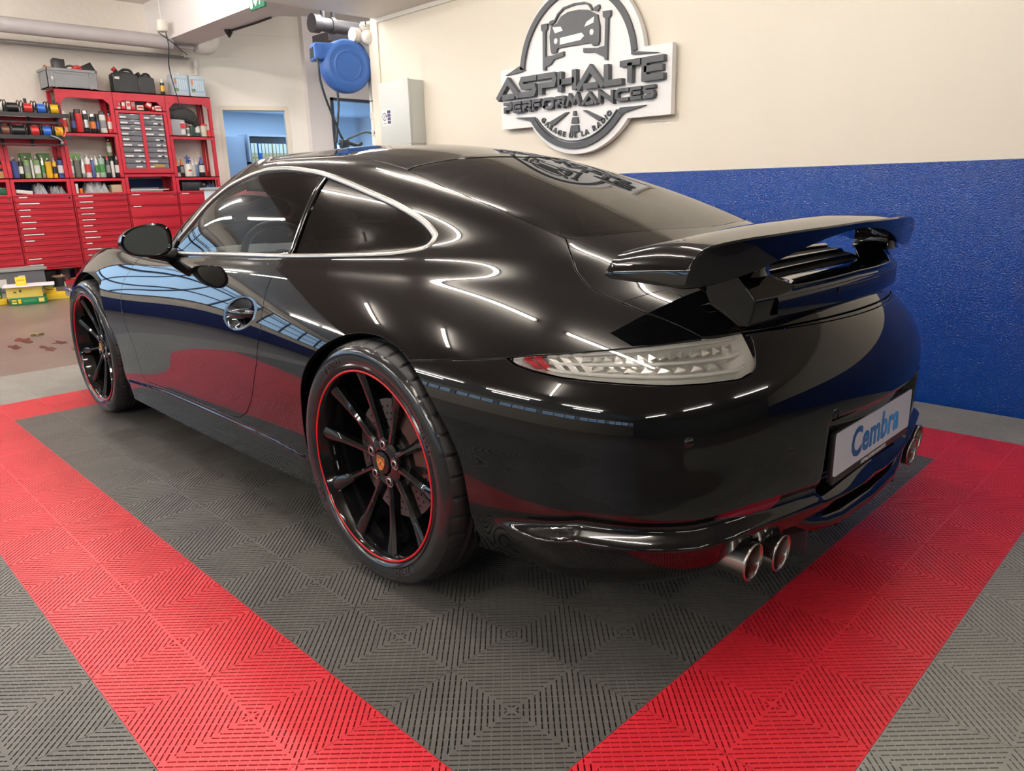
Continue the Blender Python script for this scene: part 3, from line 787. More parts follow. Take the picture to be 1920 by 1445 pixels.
def build_wing(car, lid):
    # blade: sections along y, drooping into rounded end plates
    rings = []
    ys = [.662, .660, .652, .640, .622, .60, .57, .53, .48, .42, .35, .27, .18, .09, 0]
    ys = ys + [-y for y in ys[-2::-1]]
    for y in ys:
        a = abs(y)
        le = np.interp(a, [0, .3, .5, .6, .65, .662], [-.700, -.688, -.664, -.636, -.618, -.612])
        te = np.interp(a, [0, .2, .4, .55, .65, .662], [-.912, -.905, -.880, -.850, -.830, -.822])
        zt = np.interp(a, [0, .3, .5, .58, .62, .645, .655, .662], [.968, .963, .956, .950, .944, .932, .920, .900])
        dl = -.016 * min(1, (a / .55) ** 3) * (1 if a < .6 else 1)          # nose of the section lies a little lower
        zb_te = np.interp(a, [0, .15, .3, .45, .55, .62, .662], [.948, .940, .914, .880, .866, .862, .864])
        zb_le = np.interp(a, [0, .15, .3, .45, .55, .62, .662], [.940, .934, .918, .896, .886, .882, .884])
        c = le - te; r = []
        zl = zt + dl
        def zi(t): return zl + (zt - zl) * t + .012 * math.sin(math.pi * t) * (1 if a < .62 else max(0, (.662 - a) / .042))
        r += [(le - c * t, y, zi(t)) for t in (.03, .12, .25, .4, .55, .7, .85, .95, .99)]
        r += [(te, y, zt - .004)]
        zbt = min(zb_te, zt - .012); zbl = min(zb_le, zl - .010)
        r += [(te + .010 * min(1, (zt - zbt) / .06) + .002, y, zbt + .003), (te + .006 + .012, y, zbt)]
        r += [(te + c * t, y, zbt + (zbl - zbt) * t) for t in (.2, .4, .6, .8, .93)]
        r += [(le - .002, y, zbl + .006), (le + .001, y, (zbl + zl) / 2), (le - .001, y, zl - .005)]
        rings.append(r)
    V, F = loft(rings); o = mesh('wing_blade', V, F, PAINT, lid)
    fixn(o, 32); md = o.modifiers.new('b', 'BEVEL'); md.width = .003; md.segments = 3; md.limit_method = 'ANGLE'; md.angle_limit = math.radians(32); md.harden_normals = True
    # spoiler base: raised tail with rear panel and side horns
    rings = []
    ysb = [.445, .44, .43, .41, .38, .345, .31, .26, .2, .13, .06, 0]; ysb += [-y for y in ysb[-2::-1]]
    for y in ysb:
        a = abs(y); xr = -.908 + .26 * y * y
        horn = .050 * float(smoothstep(.30, .40, np.array(a)))
        zt = .848 - .02 * a + horn
        xt = xr + .055 * float(smoothstep(.30, .40, np.array(a)))
        xf = np.interp(a, [0, .30, .40, .445], [-.80, -.795, -.742, -.735])
        zf = np.interp(a, [0, .3, .38, .445], [.846, .845, .868, .862])
        zlow = .752 + .012 * a
        rings.append([(xf, y, zf - .035), (xf, y, zf), (xf + (xt - xf) * .4, y, zf + (zt - zf) * .4 + .004), (xt + .008, y, zt), (xt - .001, y, zt - .004), (xr + .004, y, .835 - .02 * a), (xr - .002, y, .826 - .02 * a), (xr + .004, y, zlow + .022), (xr + .012, y, zlow), (xr + .06, y, zlow - .004), (-.76, y, .76)])
    V, F = loft(rings); base = fixn(mesh('spoiler_base', V, F, PAINT, lid), 35)
    md = base.modifiers.new('b', 'BEVEL'); md.width = .004; md.segments = 3; md.limit_method = 'ANGLE'; md.angle_limit = math.radians(35); md.harden_normals = True
    # recessed rear panel with smoked brake light
    def rear(y, z, off): return (-.908 + .26 * y * y - off + (z - .80) * -.02, y, z)
    m = MB(); V = []; F = []; n = 40
    for i in range(n + 1):
        y = .375 - .75 * i / n
        for z, of in ((.772, .003), (.778, .0065), (.820 - .02 * abs(y), .0065), (.826 - .02 * abs(y), .003)): V.append(rear(y, z, of))
    for i in range(n):
        for j in range(3): F.append((i * 4 + j, i * 4 + j + 1, i * 4 + 5 + j, i * 4 + 4 + j))
    mesh('rear_panel', V, F, mat('panel_black', (.006, .006, .007), .12), base, True)
    V = []; F = []
    for i in range(21):
        y = .13 - .26 * i / 20
        for z in (.806, .8185): V.append(rear(y, z, .0085))
    for i in range(20): F.append((i * 2, i * 2 + 1, i * 2 + 3, i * 2 + 2))
    o = mesh('brake_light', V, F, mat('smoked_red', (.02, .012, .02), .2, bump=(300, .4, .002)), base); o['label'] = 'smoked third brake light strip'
    o.modifiers.new('s', 'SOLIDIFY').thickness = .003
    # two uprights carrying the blade
    for sg in (1, -1):
        rings = []
        for t in np.linspace(0, 1, 9):
            z = .868 + (.935 - .868) * t
            xf = -.742 - .004 * t; xb = -.858 + .010 * t
            yc = sg * (.408 - .012 * t); hw = .030 - .008 * t + .016 * (1 - t) ** 4
            rings.append([(xf, yc - hw * .5, z), (xf + .006, yc, z), (xf, yc + hw * .5, z), (xf - .05, yc + hw, z), (xb + .01, yc + hw, z), (xb, yc + hw * .6, z), (xb, yc - hw * .6, z), (xb + .01, yc - hw, z), (xf - .05, yc - hw, z)])
        V, F = loft(rings); fixn(mesh('wing_upright', V, F, PAINT, lid), 45)
    # cooling slats in front of the tail
    for k in range(5):
        x = -.575 - .048 * k; z = .900 - .0135 * k; m = MB(); V, F = [], []; n = 16
        rr = []
        for i in range(n + 1):
            y = .36 - .72 * i / n; xx = x + .10 * (y * y) ; zz = z - .05 * y * y
            rr.append([(xx + .020, y, zz + .008), (xx - .012, y, zz + .014), (xx - .020, y, zz + .009), (xx - .016, y, zz - .004), (xx + .018, y, zz - .002)])
        V, F = loft(rr); fixn(mesh('lid_slat', V, F, PAINT, lid), 50)
    m = MB(); V = []; F = []
    for i in range(17):
        y = .385 - .77 * i / 16
        for x, z in ((-.545, .908), (-.80, .846)): V.append((x + .08 * y * y, y, z + .001 - .05 * y * y))
    for i in range(16): F.append((i * 2, i * 2 + 1, i * 2 + 3, i * 2 + 2))
    o = mesh('grille_bed', V, F, DARK, lid); o.modifiers.new('s', 'SOLIDIFY').thickness = .004

def build_car_rest(car, hit, doors, rb):
    lid = [o for o in car.children if o.name.startswith('engine_lid')][0]
    for nm, x, yy, z, R, W, lb in (('rear_wheel', 0, .902, .345, .345, .305, 'wide rear wheel, black spokes and red rim stripe'), ('front_wheel', 2.47, .866, .339, .339, .245, 'front wheel, black spokes and red rim stripe')):
        build_wheel(car, nm, x, yy, z, R, W, 1, 80 if x == 0 else 96, lb); build_wheel(car, nm, x, -yy, z, R, W, -1, 70, lb)
    build_wing(car, lid)
    # door mirrors
    for sg, dr in ((1, doors[0]), (-1, doors[1])):
        c = Vector((1.50, .885, .902)); rings = []
        def ell(t): return
        V, F = [], []; nu, nv = 28, 14
        for i in range(nv + 1):
            v = i / nv
            px = -.052 + .135 * v
            sc_ = math.sqrt(max(0, 1 - ((v * 1.02) ** 2.4))) if i < nv else 0.02
            sc_ = max(sc_, .02)
            for j in range(nu):
                a = 2 * math.pi * j / nu
                ry = .092 * (1 if math.cos(a) > 0 else .96); rz = .064 if math.sin(a) > 0 else .060
                ex = 2.6
                yy = ry * math.copysign(abs(math.cos(a)) ** (2 / ex), math.cos(a)); zz = rz * math.copysign(abs(math.sin(a)) ** (2 / ex), math.sin(a))
                zz += -.014 * (yy / .09) if zz > 0 else .004 * (yy / .09)
                V.append((c.x + px + .20 * yy, sg * (c.y + yy * sc_), c.z + zz * sc_ - .006 * v))
        for i in range(nv):
            for j in range(nu): F.append((i * nu + j, i * nu + (j + 1) % nu, (i + 1) * nu + (j + 1) % nu, (i + 1) * nu + j))
        F.append(tuple(range(nv * nu, nv * nu + nu)))
        inner = len(V)
        for s_, dx in ((.90, -.002), (.86, .010)):
            for j in range(nu):
                x0, y0, z0 = V[j]; V.append((c.x - .052 + dx + .20 * (sg * y0 - c.y) * s_, sg * c.y + (y0 - sg * c.y) * s_, c.z + (z0 - c.z) * s_))
        for j in range(nu):
            k = (j + 1) % nu
            F.append((k, j, inner + j, inner + k)); F.append((inner + k, inner + j, inner + nu + j, inner + nu + k))
        mi = fixn(mesh('door_mirror', V, F, PAINT, car), 50)
        g = [V[inner + nu + j] for j in range(nu)]
        o = mesh('mirror_glass', [(p[0] - .001, p[1], p[2]) for p in g], [tuple(range(nu)) if sg < 0 else tuple(range(nu))[::-1]], MIRROR, mi)
        m = MB(); p1 = hit((1.60, 2 * sg, .835), (0, -sg, 0))[0]
        m.tube([(1.53, sg * .85, .855), (1.55, sg * .81, .842), (1.575, sg * .77, .832), (1.60, sg * .735, .826)], [.026, .024, .026, .034], 14)
        m.build('mirror_stalk', PLASTIC, mi, True)
    # exhaust tips
    for sg in (1, -1):
        for x, yy, z in ((-.935, .545, .258), (-.952, .443, .246)):
            m = MB(); M = Matrix.Translation((x, sg * yy, z)) @ Vector((-1, -.02 * sg, -.06)).to_track_quat('Z', 'Y').to_matrix().to_4x4()
            SH = Matrix.Identity(4); 
            m.lathe([(.040, -.20), (.042, -.05), (.0435, 0), (.0448, .004), (.0440, .0075), (.0415, .008), (.0395, .002), (.0385, -.06), (.0380, -.18)], 40, 0, M, cap=False)
            m.lathe([(.038, -.15), (.0001, -.15)], 30, 1, M, cap=False)
            m.build('exhaust_tip', [STEEL, DARK], rb, True)
    # diffuser insert below the bumper
    rings = []
    ysd = [.575, .54, .50, .43, .37, .31, .25, .18, .09, 0]; ysd += [-y for y in ysd[-2::-1]]
    for y in ysd:
        a = abs(y)
        x0 = np.interp(a, [0, .2, .38, .5, .6, .66], [-1.000, -.992, -.955, -.905, -.845, -.80])
        zt = np.interp(a, [0, .22, .30, .36, .45, .55, .62, .66], [.268, .270, .285, .315, .322, .312, .270, .235])
        rings.append([(x0 + .10, y, zt + .006), (x0 + .016, y, zt + .004), (x0 + .002, y, zt - .004), (x0, y, zt - .016), (x0 + .006, y, zt - .030), (x0 + .04, y, zt - .055 + .01 * (a > .35)), (x0 + .16, y, .205)])
    V, F = loft(rings, closed=False); o = fixn(mesh('diffuser', V, F, PAINT, rb), 60); o.modifiers.new('s', 'SOLIDIFY').thickness = .004
    for yy in (.30, .10, -.10, -.30):
        m = MB(); m.box(-.955, -.80, yy - .006, yy + .006, .190, .255, c=.003); m.build('diffuser_fin', PLASTIC, o)
    # front corner lamps
    for sg in (1, -1):
        p, n = hit((2.86, 2 * sg, .585), (0, -sg, 0))
        if p is not None:
            m = MB(); m.box(p[0] - .045, p[0] + .045, min(p[1], p[1] + sg * .012), max(p[1], p[1] + sg * .012), p[2] - .022, p[2] + .022, c=.006); m.build('corner_lamp', mat('corner_lamp_clear', (.75, .72, .70), .1, metal=.8), car, angle=40)

    # ---- interior
    def cushion(sec, nm, par, mt=INTERIOR):
        V, F = loft(sec); o = fixn(mesh(nm, V, F, mt, par), 60); md = o.modifiers.new('s', 'SUBSURF'); md.levels = 2; md.render_levels = 2; return o
    for sg in (1, -1):
        yc = .36 * sg
        st = bpy.data.objects.new('front_seat', None); link(st, car)
        def ring(x, z, hw, th, bol):
            return [(x - th, yc - hw, z), (x - th * .2, yc - hw - .01, z + .0), (x + bol, yc - hw * .92, z), (x + bol * .3, yc - hw * .55, z), (x + .0, yc, z), (x + bol * .3, yc + hw * .55, z), (x + bol, yc + hw * .92, z), (x - th * .2, yc + hw + .01, z), (x - th, yc + hw, z), (x - th * 1.2, yc, z)]
        def seatring(x, z, hw, th, bol):
            return [(x, yc - hw, z - th), (x, yc - hw - .01, z), (x, yc - hw * .9, z + bol), (x, yc - hw * .55, z + bol * .25), (x, yc, z), (x, yc + hw * .55, z + bol * .25), (x, yc + hw * .9, z + bol), (x, yc + hw + .01, z), (x, yc + hw, z - th), (x, yc, z - th)]
        b = cushion([ring(.78, .36, .20, .10, .05), ring(.74, .50, .235, .11, .09), ring(.69, .64, .24, .11, .09), ring(.64, .76, .21, .10, .05), ring(.61, .83, .15, .09, .02), ring(.59, .90, .135, .08, .012), ring(.575, .965, .115, .07, .008)], 'seat_back', car)
        cushion([seatring(.74, .34, .22, .12, .05), seatring(.95, .35, .25, .13, .075), seatring(1.15, .37, .25, .13, .06), seatring(1.24, .36, .22, .12, .03)], 'seat_cushion', car)
        bpy.data.objects.remove(st)
    # dashboard
    rings = []
    for y in np.linspace(-.70, .70, 15):
        h = .03 * math.exp(-((y - .36) / .16) ** 2)
        rings.append([(1.98, y, .60), (1.98, y, .815), (1.80, y, .83 + .3 * h), (1.64, y, .822 + h), (1.55, y, .79 + h), (1.52, y, .74), (1.56, y, .66), (1.60, y, .50)])
    V, F = loft(rings); fixn(mesh('dashboard', V, F, INTGREY, car), 40)
    m = MB(); cen = Vector((1.36, .36, .78)); ax = Vector((-.90, 0, .42)).normalized(); M = Matrix.Translation(cen) @ ax.to_track_quat('Z', 'Y').to_matrix().to_4x4()
    m.tube([M @ Vector((.178 * math.cos(a), .178 * math.sin(a), 0)) for a in np.linspace(0, 2 * math.pi, 49)[:-1]], .0155, 12, closed=True)
    m.lathe([(.055, -.03), (.062, .0), (.045, .012), (.001, .015)], 24, 0, M)
    for a in (0, math.pi, -math.pi / 2):
        m.cyl(M @ Vector((.05 * math.cos(a), .05 * math.sin(a), -.005)), M @ Vector((.175 * math.cos(a), .175 * math.sin(a), -.002)), .013, 8)
    m.cyl(cen, cen - ax * .28, .035, 14); m.build('steering_wheel', mat('wheel_leather', (.015, .015, .016), .4), car, angle=50)
    m = MB(); m.box(.55, 1.60, -.10, .10, .22, .52, c=.03); m.box(1.42, 1.62, -.12, .12, .45, .74, c=.03); m.build('centre_console', INTERIOR, car, angle=40)
    for sg in (1, -1):
        rings = []
        for x in np.linspace(.62, 1.78, 9): rings.append([(x, sg * .80, .25), (x, sg * .79, .60), (x, sg * .735, .826 + .02 * (1.2 - x) * .3), (x, sg * .705, .822), (x, sg * .69, .70), (x, sg * .62, .60), (x, sg * .66, .52), (x, sg * .68, .30)])
        V, F = loft(rings); fixn(mesh('door_card', V, F, INTERIOR, car), 50)
    m = MB(); m.box(-.42, .30, -.62, .62, .60, .86, c=.05); m.box(.25, .48, -.60, .60, .30, .66, c=.05); m.box(-.4, 1.9, -.72, .72, .20, .24); m.build('rear_shelf', INTERIOR, car, angle=40)
    rings = []
    for x in np.linspace(.36, 1.36, 9):
        zc = np.interp(x, [p[0] for p in ROOF_C[::-1]], [p[1] for p in ROOF_C[::-1]]) - .035
        rings.append([(x, y, zc - .30 * abs(y / .52) ** 2.6 * .28) for y in np.linspace(-.50, .50, 13)])
    V, F = loft(rings, closed=False, caps=False); o = fixn(mesh('roof_lining', V, F, INTGREY, car), 60); o.modifiers.new('s', 'SOLIDIFY').thickness = .006
    m = MB(); m.box(1.43, 1.47, -.11, .11, 1.085, 1.135, c=.012); m.cyl((1.45, 0, 1.12), (1.52, 0, 1.18), .008); m.build('interior_mirror', PLASTIC, car, angle=40)
# ------------------------------------------------------------------ the room
WALLW = mat('wall_white', (.76, .70, .585), .62, bump=(40, .04, .01))
WALLG = mat('wall_grey_white', (.78, .74, .73), .62, bump=(40, .04, .01))
CEILM = mat('ceiling_paint', (.74, .71, .66), .42)
BLUEP = mat('wall_blue_gloss', (.0025, .040, .25), .10, bump=(170, .60, .006))
ASPH = mat('worn_concrete', (.135, .113, .094), .32, noise=(1.3, .45, 6), bump=(9, .15, .01))
PIPEW = mat('pipe_white', (.72, .69, .63), .38)
def struct(mb, name, m, angle=None):
    o = mb.build(name, m, angle=angle); return tag(o, kind='structure')
FZ = -.016     # concrete under the raised tiles
m = MB(); m.box(-7, 16, -10, 9, -.2, FZ); struct(m, 'floor', ASPH)
m = MB(); m.box(-7, 4.62, -3.45, 3.3, CEIL, 3.6); struct(m, 'ceiling_low', CEILM)
m = MB(); m.box(-7.2, 11, -10, 9.2, 3.6, 3.8); struct(m, 'ceiling', CEILM)
m = MB(); m.box(4.62, 10.7, -4.1, -3.65, 3.06, 3.6); struct(m, 'beam_ceiling', WALLG)
# wall with the sign: white above, glossy blue below
m = MB(); m.box(-7, 4.70, -3.45, WALL_Y, 1.132, CEIL); m.box(4.60, 4.70, -3.45, WALL_Y, CEIL, 3.6); struct(m, 'wall_right', WALLW)
m = MB(); m.box(-7, 4.70, -3.45, WALL_Y, FZ, 1.132); struct(m, 'wall_right_lower', BLUEP)
m = MB(); m.box(4.60, 4.725, WALL_Y - .28, WALL_Y + .012, 1.0, CEIL); struct(m, 'trim_1', WALLW)
m = MB(); m.box(3.4, 4.66, WALL_Y, WALL_Y + .018, CEIL - .03, CEIL); m.box(-7, 3.4, WALL_Y, WALL_Y + .018, CEIL - .022, CEIL); struct(m, 'trim_2', PIPEW)
# far wall behind the shelves, angled wall with the office door, grey wall beyond
m = MB(); m.box(10.62, 10.8, -4.30, .2, FZ, 3.6); m.box(10.62, 10.8, .2, 9, FZ, 1.75); m.box(10.62, 10.8, .2, 9, 3.3, 3.6); struct(m, 'wall_back', mat('wall_rough_white', (.80, .75, .67), .7, bump=(14, .5, .02)))
m = MB(); m.box(10.605, 10.625, -4.27, 9, FZ, 1.30); struct(m, 'wall_back_lower', mat('wall_blue_far', (.006, .025, .17), .35))
def wallbox(mb, s0, s1, z0, z1, th=.16):
    dv = Vector((-.391, -.920, 0)).normalized(); nv = Vector((dv.y, -dv.x, 0)); nv = nv if nv.x > 0 else -nv
    p = Vector((10.625, -4.27, 0)); V = []
    for z in (z0, z1):
        for a, b in ((s0, 0), (s1, 0), (s1, th), (s0, th)):
            q = p + dv * a + nv * b; V.append((q.x, q.y, z))
    mb.add(V, [(3, 2, 1, 0), (4, 5, 6, 7), (0, 1, 5, 4), (1, 2, 6, 5), (2, 3, 7, 6), (3, 0, 4, 7)])
m = MB(); wallbox(m, 0, .30, FZ, 3.6); wallbox(m, 1.19, 1.62, FZ, 3.6); wallbox(m, .30, 1.19, 2.275, 3.6); struct(m, 'wall_angled', mat('wall_far_white', (.85, .82, .75), .6))
m = MB(); wallbox(m, .24, .30, FZ, 2.335, -.012); wallbox(m, 1.19, 1.25, FZ, 2.335, -.012); wallbox(m, .30, 1.19, 2.275, 2.335, -.012); struct(m, 'trim_3', WALLW)
m = MB(); wallbox(m, -.05, 1.62, 3.315, 3.325, -.004); struct(m, 'trim_4', WALLG)
m = MB(); m.box(9.93, 10.09, -6.04, -5.66, FZ, 3.6); m.box(9.93, 10.09, -10, -7.2, FZ, 3.6); m.box(9.93, 10.09, -7.2, -6.04, 2.48, 3.6); m.box(9.93, 10.09, -7.2, -6.04, FZ, 1.0); struct(m, 'wall_grey', WALLG)
m = MB()
for z in (1.0, 2.44): m.box(9.90, 10.0, -7.2, -6.04, z, z + .04)
for y in (-7.2, -6.08): m.box(9.90, 10.0, y, y + .04, 1.0, 2.48)
struct(m, 'window_1', mat('window_frame_dark', (.03, .035, .06), .4))
m = MB(); m.box(9.945, 9.95, -7.16, -6.08, 1.04, 2.44); o = struct(m, 'window_1_pane', glass_mat('office_pane', (.86, .93, 1.0)))
# shell behind the camera and to the left (seen in the paint of the car)
m = MB(); m.box(-7.2, -7, -10, 9, FZ, 3.6); struct(m, 'wall_rear', mat('garage_door_grey', (.10, .11, .10), .5))
m = MB(); m.box(-7, 11, 9, 9.2, FZ, 2.2); m.box(-7, 11, 9, 9.2, 3.0, 3.6); struct(m, 'wall_left', WALLW)
m = MB(); m.box(4.72, 16, -10.2, -10, FZ, 3.6); struct(m, 'wall_far_right', WALLG)
DAY = mat('daylight_pane', (.3, .4, .5), .3, emit=(.42, .68, 1.0), estr=WIN_POWER)
for k in range(7):
    x0 = -6.4 + 2.45 * k
    m = MB(); m.box(x0, x0 + 2.2, 9.04, 9.06, 2.2, 3.0); w = struct(m, 'window_%d' % (k + 2), DAY)
    f = MB()
    for q in range(4): f.box(x0 + .72 * q, x0 + .72 * q + .04, 8.98, 9.04, 2.2, 3.0)
    for z in (2.2, 2.56, 2.96): f.box(x0, x0 + 2.2, 8.98, 9.04, z, z + .04)
    f.build('window_frame', mat('window_frame_dark'), w)
for k in range(3):
    y0 = .45 + 2.9 * k
    m = MB(); m.box(10.66, 10.68, y0, y0 + 2.6, 1.75, 3.3); w = struct(m, 'window_%d' % (14 + k), DAY)
    f = MB()
    for q in range(5): f.box(10.58, 10.66, y0 + .64 * q, y0 + .64 * q + .04, 1.75, 3.3)
    for z in (1.75, 2.25, 2.76, 3.26): f.box(10.58, 10.66, y0, y0 + 2.6, z, z + .04)
    f.build('window_frame', mat('window_frame_dark'), w)
m = MB(); m.box(10.62, 10.8, 3.05, 3.35, 1.75, 3.3); m.box(10.62, 10.8, 5.95, 6.25, 1.75, 3.3); m.box(10.62, 10.8, .2, .45, 1.75, 3.3); m.box(10.62, 10.8, 8.85, 9, 1.75, 3.3); struct(m, 'wall_back_piers', mat('wall_rough_white'))
# office behind the door: cool daylight
OFFW = mat('office_white', (.62, .70, .80), .6)
m = MB(); m.box(15, 15.2, -10, -3.6, FZ, 3.0); m.box(10.8, 15, -3.8, -3.6, FZ, 3.0); struct(m, 'wall_office', OFFW)
m = MB(); m.box(10.85, 15.2, -10, -4.6, 2.72, 2.9); struct(m, 'ceiling_office', OFFW)
for k, (y0, y1) in enumerate(((-9.6, -8.2), (-7.9, -7.1))):
    m = MB(); m.box(14.95, 14.98, y0, y1, .9, 2.1); struct(m, 'window_%d' % (10 + k), mat('office_daylight', (.3, .4, .5), .3, emit=(.45, .72, 1.0), estr=3.2))
la = bpy.data.lights.new('office_light', 'AREA'); la.energy = 150; la.color = (.50, .74, 1.0); la.shape = 'RECTANGLE'; la.size = 3; la.size_y = 3
lo = bpy.data.objects.new('office_light', la); COL.objects.link(lo); lo.location = (12.6, -6.8, 2.68)
# ceiling LED tubes
LEDM = mat('led_tube', (1, 1, 1), .5, emit=(1.0, .93, .86), estr=LED_POWER)
def led(x, y, L, along, z=CEIL, k=1.0):
    t = empty('ceiling_light', (x, y, z), 0 if along == 'x' else math.pi / 2, 'white tube light fixed under the ceiling, out of view', 'ceiling light', 'tube lights under the ceiling')
    m = MB(); m.box(-L / 2 - .02, L / 2 + .02, -.016, .016, -.030, 0, c=.004); m.build('batten', PIPEW, t)
    m = MB(); m.cyl((-L / 2, 0, -.050), (L / 2, 0, -.050), .016 * k, 12); m.build('tube', LEDM, t)
    return t
for x in (2.85, 1.50, .15): led(x, -.27, 1.05, 'x')
for x in (3.85, 2.15, .45): led(x, -1.5, 1.25, 'x')
for x, y, L in ((2.95, .64, .36), (1.85, .58, .36), (.40, 1.45, 1.05)): led(x, y, L, 'y')
for x in (3.0, 1.2, -.6): led(x, 3.0, 1.25, 'x')
for x, y in ((-3.6, .6), (-3.6, -1.6), (-3.6, 2.8)): led(x, y, 1.25, 'y')
for x in (5.45, 7.35):
    t = led(x, .45, 1.3, 'x', 2.62)
    m = MB()
    for q in (-.5, .5): m.cyl((q, 0, 0), (q, 0, .98), .004, 6)
    m.build('suspension_wire', PIPEW, t)
for x, y in ((9.2, .6), (5.6, 3.4), (7.4, 3.4), (9.2, 3.4), (5.6, 6.0), (8.0, 6.0), (2.0, 6.0), (-1.5, 6.0), (5.6, -.9), (7.4, -.9), (5.6, -2.6), (7.4, -2.6), (5.8, -5.2), (7.6, -5.2), (6.6, -6.6)): led(x, y, 1.5, 'x', 3.6, 2.1)  # unseen tubes, mostly added to brighten the far part of the room

# ------------------------------------------------------------------ interlocking floor tiles
def tile_geo():
    """one ribbed tile, corner at the origin, top at z = 0: real slots between the ribs"""
    V, F = [], []; t = T - .0008; R2 = math.sqrt(2); c = T / 2; s = T * .5 / 11 / R2; P = T / R2; w = .0032; dep = -.013
    d, gap, mg = .0205, .0028, .0026
    def quad(pts, z=None):
        b = len(V); V.extend(pts); F.append(list(range(b, b + len(pts))))
    def xy(p, q, k, z=0.0):                      # quadrant k; p away from the centre along the diagonal, q across
        a = (p + q) / R2, (p - q) / R2; a = min(max(a[0], 0), t / 2), min(max(a[1], 0), t / 2)
        for _ in range(k): a = (-a[1], a[0])
        return (c + a[0], c + a[1], z)
    def lim(p): return min(p, P - p)
    for k in range(4):
        rows = []; n = 2
        while n * s < P - s * .6: rows.append(n * s); n += 1
        # star in the middle
        p0, p1 = .62 * s, 1.22 * s
        quad([xy(0, 0, k), xy(p0, -p0, k), xy(p0, p0, k)][::-1])
        for sg in (1, -1):
            h = [(p0 * 1.05, sg * .16 * s), (p1, sg * .16 * s), (p1, sg * (p1 - .30 * s))]
            def o(pts): return pts if sg > 0 else pts[::-1]
            quad(o([xy(p0, 0, k), xy(p0, sg * .16 * s, k), xy(p1, sg * .16 * s, k), xy(p1, 0, k)]))
            quad(o([xy(p0, sg * .16 * s, k), xy(p0, sg * p0, k), xy(p1, sg * p1, k), xy(p1, sg * (p1 - .30 * s), k)]))
            for i in range(3):
                a, b = h[i], h[(i + 1) % 3]
                quad(o([xy(*a, k), xy(*b, k), xy(*b, k, dep), xy(*a, k, dep)]))
        edges = [p1]
        for p in rows:
            a, b = p - w / 2, p + w / 2
            quad([xy(edges[-1], -lim(edges[-1]), k), xy(edges[-1], lim(edges[-1]), k)] + ([xy(P / 2, P / 2, k)] if edges[-1] < P / 2 < a else []) + [xy(a, lim(a), k), xy(a, -lim(a), k)] + ([xy(P / 2, -P / 2, k)] if edges[-1] < P / 2 < a else []))
            qm = min(lim(a), lim(b)) - mg
            cuts = []; q = -math.floor(qm / d) * d
            pos = [-qm]
            while q < qm:
                cuts.append(q); q += d
            segs = []; start = -qm
            for q in cuts:
                if q - gap / 2 - start > .002: segs.append((start, q - gap / 2))
                start = q + gap / 2
            if qm - start > .002: segs.append((start, qm))
            last = None
            for i, (q0, q1) in enumerate(segs):
                l0 = -lim(a) if i == 0 else last; l1 = -lim(b) if i == 0 else last
                quad([xy(a, l0, k), xy(a, q0, k), xy(b, q0, k), xy(b, l1, k)])
                for (pa, qa), (pb, qb) in (((a, q0), (a, q1)), ((a, q1), (b, q1)), ((b, q1), (b, q0)), ((b, q0), (a, q0))):
                    quad([xy(pa, qa, k), xy(pb, qb, k), xy(pb, qb, k, dep), xy(pa, qa, k, dep)])
                last = q1
            quad([xy(a, last, k), xy(a, lim(a), k), xy(b, lim(b), k), xy(b, last, k)])
            edges.append(b)
        e = edges[-1]; quad([xy(e, -lim(e), k), xy(e, lim(e), k), xy(P, 0, k)])
    # outer rim
    for (x0, y0), (x1, y1) in (((0, 0), (t, 0)), ((t, 0), (t, t)), ((t, t), (0, t)), ((0, t), (0, 0))):
        o_ = (T - t) / 2; quad([(x0 + o_, y0 + o_, 0), (x0 + o_, y0 + o_, dep), (x1 + o_, y1 + o_, dep), (x1 + o_, y1 + o_, 0)])
    return np.array(V), F
def tiles(name, cells, m, parent):
    V, F = tile_geo(); ln = np.array([len(f) for f in F]); fl = np.concatenate([np.array(f) for f in F])
    flatV = np.array([(.0004, .0004, 0), (T - .0004, .0004, 0), (T - .0004, T - .0004, 0), (.0004, T - .0004, 0)])
    VV, LI, LN, b = [], [], [], 0
    for i, j in cells:
        near = -4 <= i <= 12 and -3 <= j <= 8 and not (i < 0 and j > 3 and i < -2) and not (i <= -2 and j < -2)
        o = np.array([i * T, -(j + 1) * T, 0])
        if near: VV.append(V + o); LI.append(fl + b); LN.append(ln); b += len(V)
        else: VV.append(flatV + o); LI.append(np.arange(4) + b); LN.append(np.array([4])); b += 4
    VV = np.concatenate(VV); LI = np.concatenate(LI).astype(np.int32); LN = np.concatenate(LN).astype(np.int32)
    me = bpy.data.meshes.new(name); me.vertices.add(len(VV)); me.vertices.foreach_set('co', VV.astype(np.float32).ravel())
    me.loops.add(len(LI)); me.loops.foreach_set('vertex_index', LI); me.polygons.add(len(LN))
    st = np.concatenate([[0], np.cumsum(LN)[:-1]]).astype(np.int32); me.polygons.foreach_set('loop_start', st)
    me.update(calc_edges=True); me.materials.append(m)
    bm = bmesh.new(); bm.from_mesh(me); bm.free()
    o = bpy.data.objects.new(name, me); link(o, parent); return o
mt_ = empty('floor_mat', (0, 0, 0), 0, 'ribbed plastic tile floor, dark field framed in red, with grey round it', 'floor mat')
TD = mat('tile_dark', (.098, .093, .084), .40, noise=(5, .35, 5)); TR_ = mat('tile_red', (.62, .022, .036), .36, noise=(6, .14, 5)); TG = mat('tile_grey', (.25, .246, .22), .40, noise=(5, .14, 5))
dark = [(i, j) for i in range(9) for j in range(6)]
red = [(i, j) for i in range(-1, 10) for j in range(-1, 7) if not (0 <= i < 9 and 0 <= j < 6)]
dk2 = [(i, j) for i in range(-6, 10) for j in range(-4, -1)]
grey = [(i, j) for i in range(-6, 12) for j in range(-4, 8) if not (-1 <= i < 10 and -1 <= j < 7) and (i, j) not in dk2]
